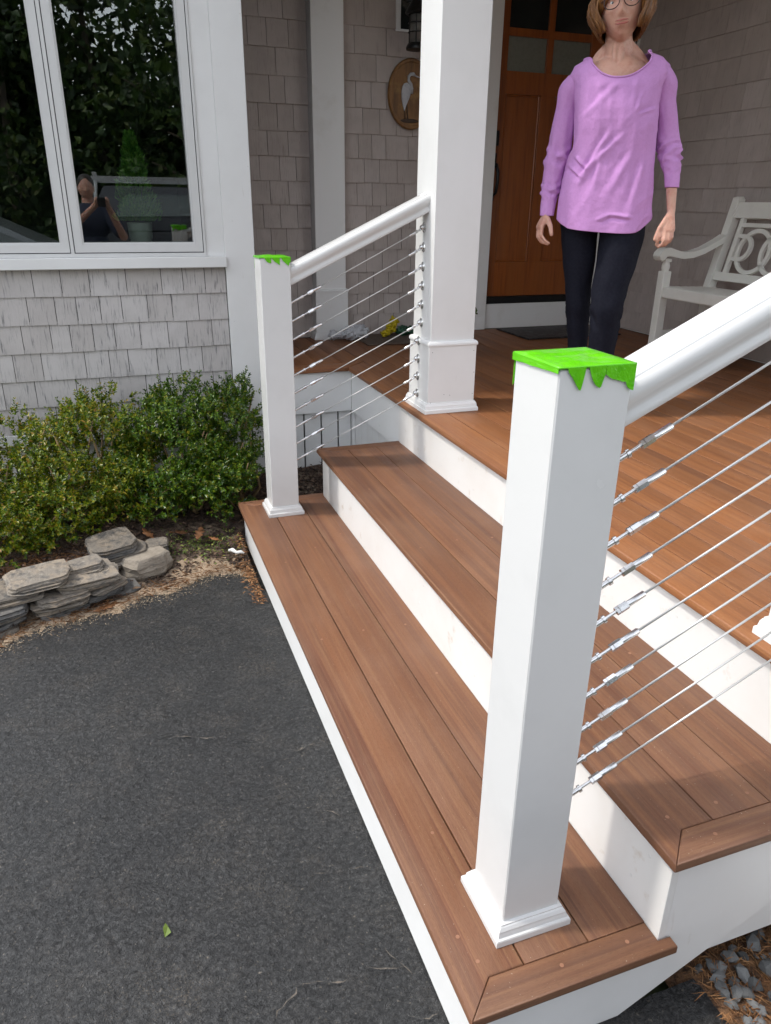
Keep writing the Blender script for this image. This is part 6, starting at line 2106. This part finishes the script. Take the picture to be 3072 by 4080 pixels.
# the photographer
ph = thing('person', 'person in a dark blue shirt holding up a phone, mirrored in the window', 'person', (-0.58, -1.25, 0))
b = MB()
X0, Y0 = -0.585, -1.22
b.ell((X0, Y0, 1.665), (0.075, 0.095, 0.118), 24)
b.ell((X0, Y0 + 0.095, 1.64), (0.014, 0.02, 0.022), 12)
for s_ in (-1, 1):
    b.ell((X0 + s_ * 0.076, Y0, 1.655), (0.01, 0.018, 0.028), 10)
caps(b, [(X0, Y0 - 0.01, 1.60), (X0, Y0 - 0.02, 1.46)], [0.055, 0.065])
b.ell((X0, Y0, 1.33), (0.18, 0.11, 0.18), 20)
b.ell((X0, Y0, 1.02), (0.16, 0.11, 0.2), 20)
elb = [(-0.85, -1.12, 1.20), (-0.27, -1.10, 1.19)]
hnd = [(-0.492, -0.86, 1.520), (-0.405, -0.86, 1.520)]
for s_, e, hh in ((-1, elb[0], hnd[0]), (1, elb[1], hnd[1])):
    caps(b, [(X0 + s_ * 0.19, Y0, 1.42), e, hh], [0.056, 0.043, 0.028])
    h0 = Vector(hh)
    caps(b, [h0, h0 + Vector((0, 0.03, 0.03))], [0.03, 0.03])
    for q in range(4):
        a = h0 + Vector((s_ * -0.012, 0.035, -0.012 + 0.018 * q))
        caps(b, [a, a + Vector((-s_ * 0.014, 0.026, 0.004)), a + Vector((-s_ * 0.038, 0.020, 0.006))], [0.009, 0.0085, 0.007], 10)
    caps(b, [h0 + Vector((0, 0.02, -0.01)), h0 + Vector((-s_ * 0.02, -0.008, 0.005)), h0 + Vector((-s_ * 0.03, -0.012, 0.03))], [0.012, 0.010, 0.008], 10)
for s_ in (-1, 1):
    caps(b, [(X0 + s_ * 0.09, Y0, 0.92), (X0 + s_ * 0.10, Y0 + 0.02, 0.50), (X0 + s_ * 0.11, Y0 - 0.01, 0.09)], [0.085, 0.06, 0.042])
    caps(b, [(X0 + s_ * 0.11, Y0 - 0.02, 0.045), (X0 + s_ * 0.13, Y0 + 0.16, 0.036)], [0.043, 0.036])
me = remesh(b, 0.008, 2)
for v in me.vertices:
    v.co.z = max(v.co.z, 0.001)
link('body', me, 'skin', ph)
b = MB()
b.ell((X0, Y0, 1.33), (0.205, 0.135, 0.20), 24)
b.ell((X0, Y0, 1.05), (0.19, 0.135, 0.22), 24)
for s_, e in ((-1, elb[0]), (1, elb[1])):
    a = Vector((X0 + s_ * 0.18, Y0, 1.43))
    caps(b, [a, a + (Vector(e) - a) * 0.75], [0.078, 0.072], 18)
link('shirt', remesh(b, 0.010, 3), 'navyshirt', ph)
b = MB()
for s_ in (-1, 1):
    caps(b, [(X0 + s_ * 0.085, Y0, 0.90), (X0 + s_ * 0.10, Y0 + 0.02, 0.50), (X0 + s_ * 0.11, Y0 - 0.01, 0.14)], [0.105, 0.08, 0.065], 18)
link('trousers', remesh(b, 0.010, 3), 'pants', ph)
b = MB()
b.ell((X0, Y0 - 0.018, 1.705), (0.084, 0.096, 0.092), 20)
link('hair', remesh(b, 0.008, 1), 'darkhair', ph)
phone = MB()
phone.box(-0.490, -0.412, -0.786, -0.777, 1.485, 1.575, 0.003)
tag(phone.build('phone', 'black'), 'black phone held up by the person mirrored in the window', 'phone')
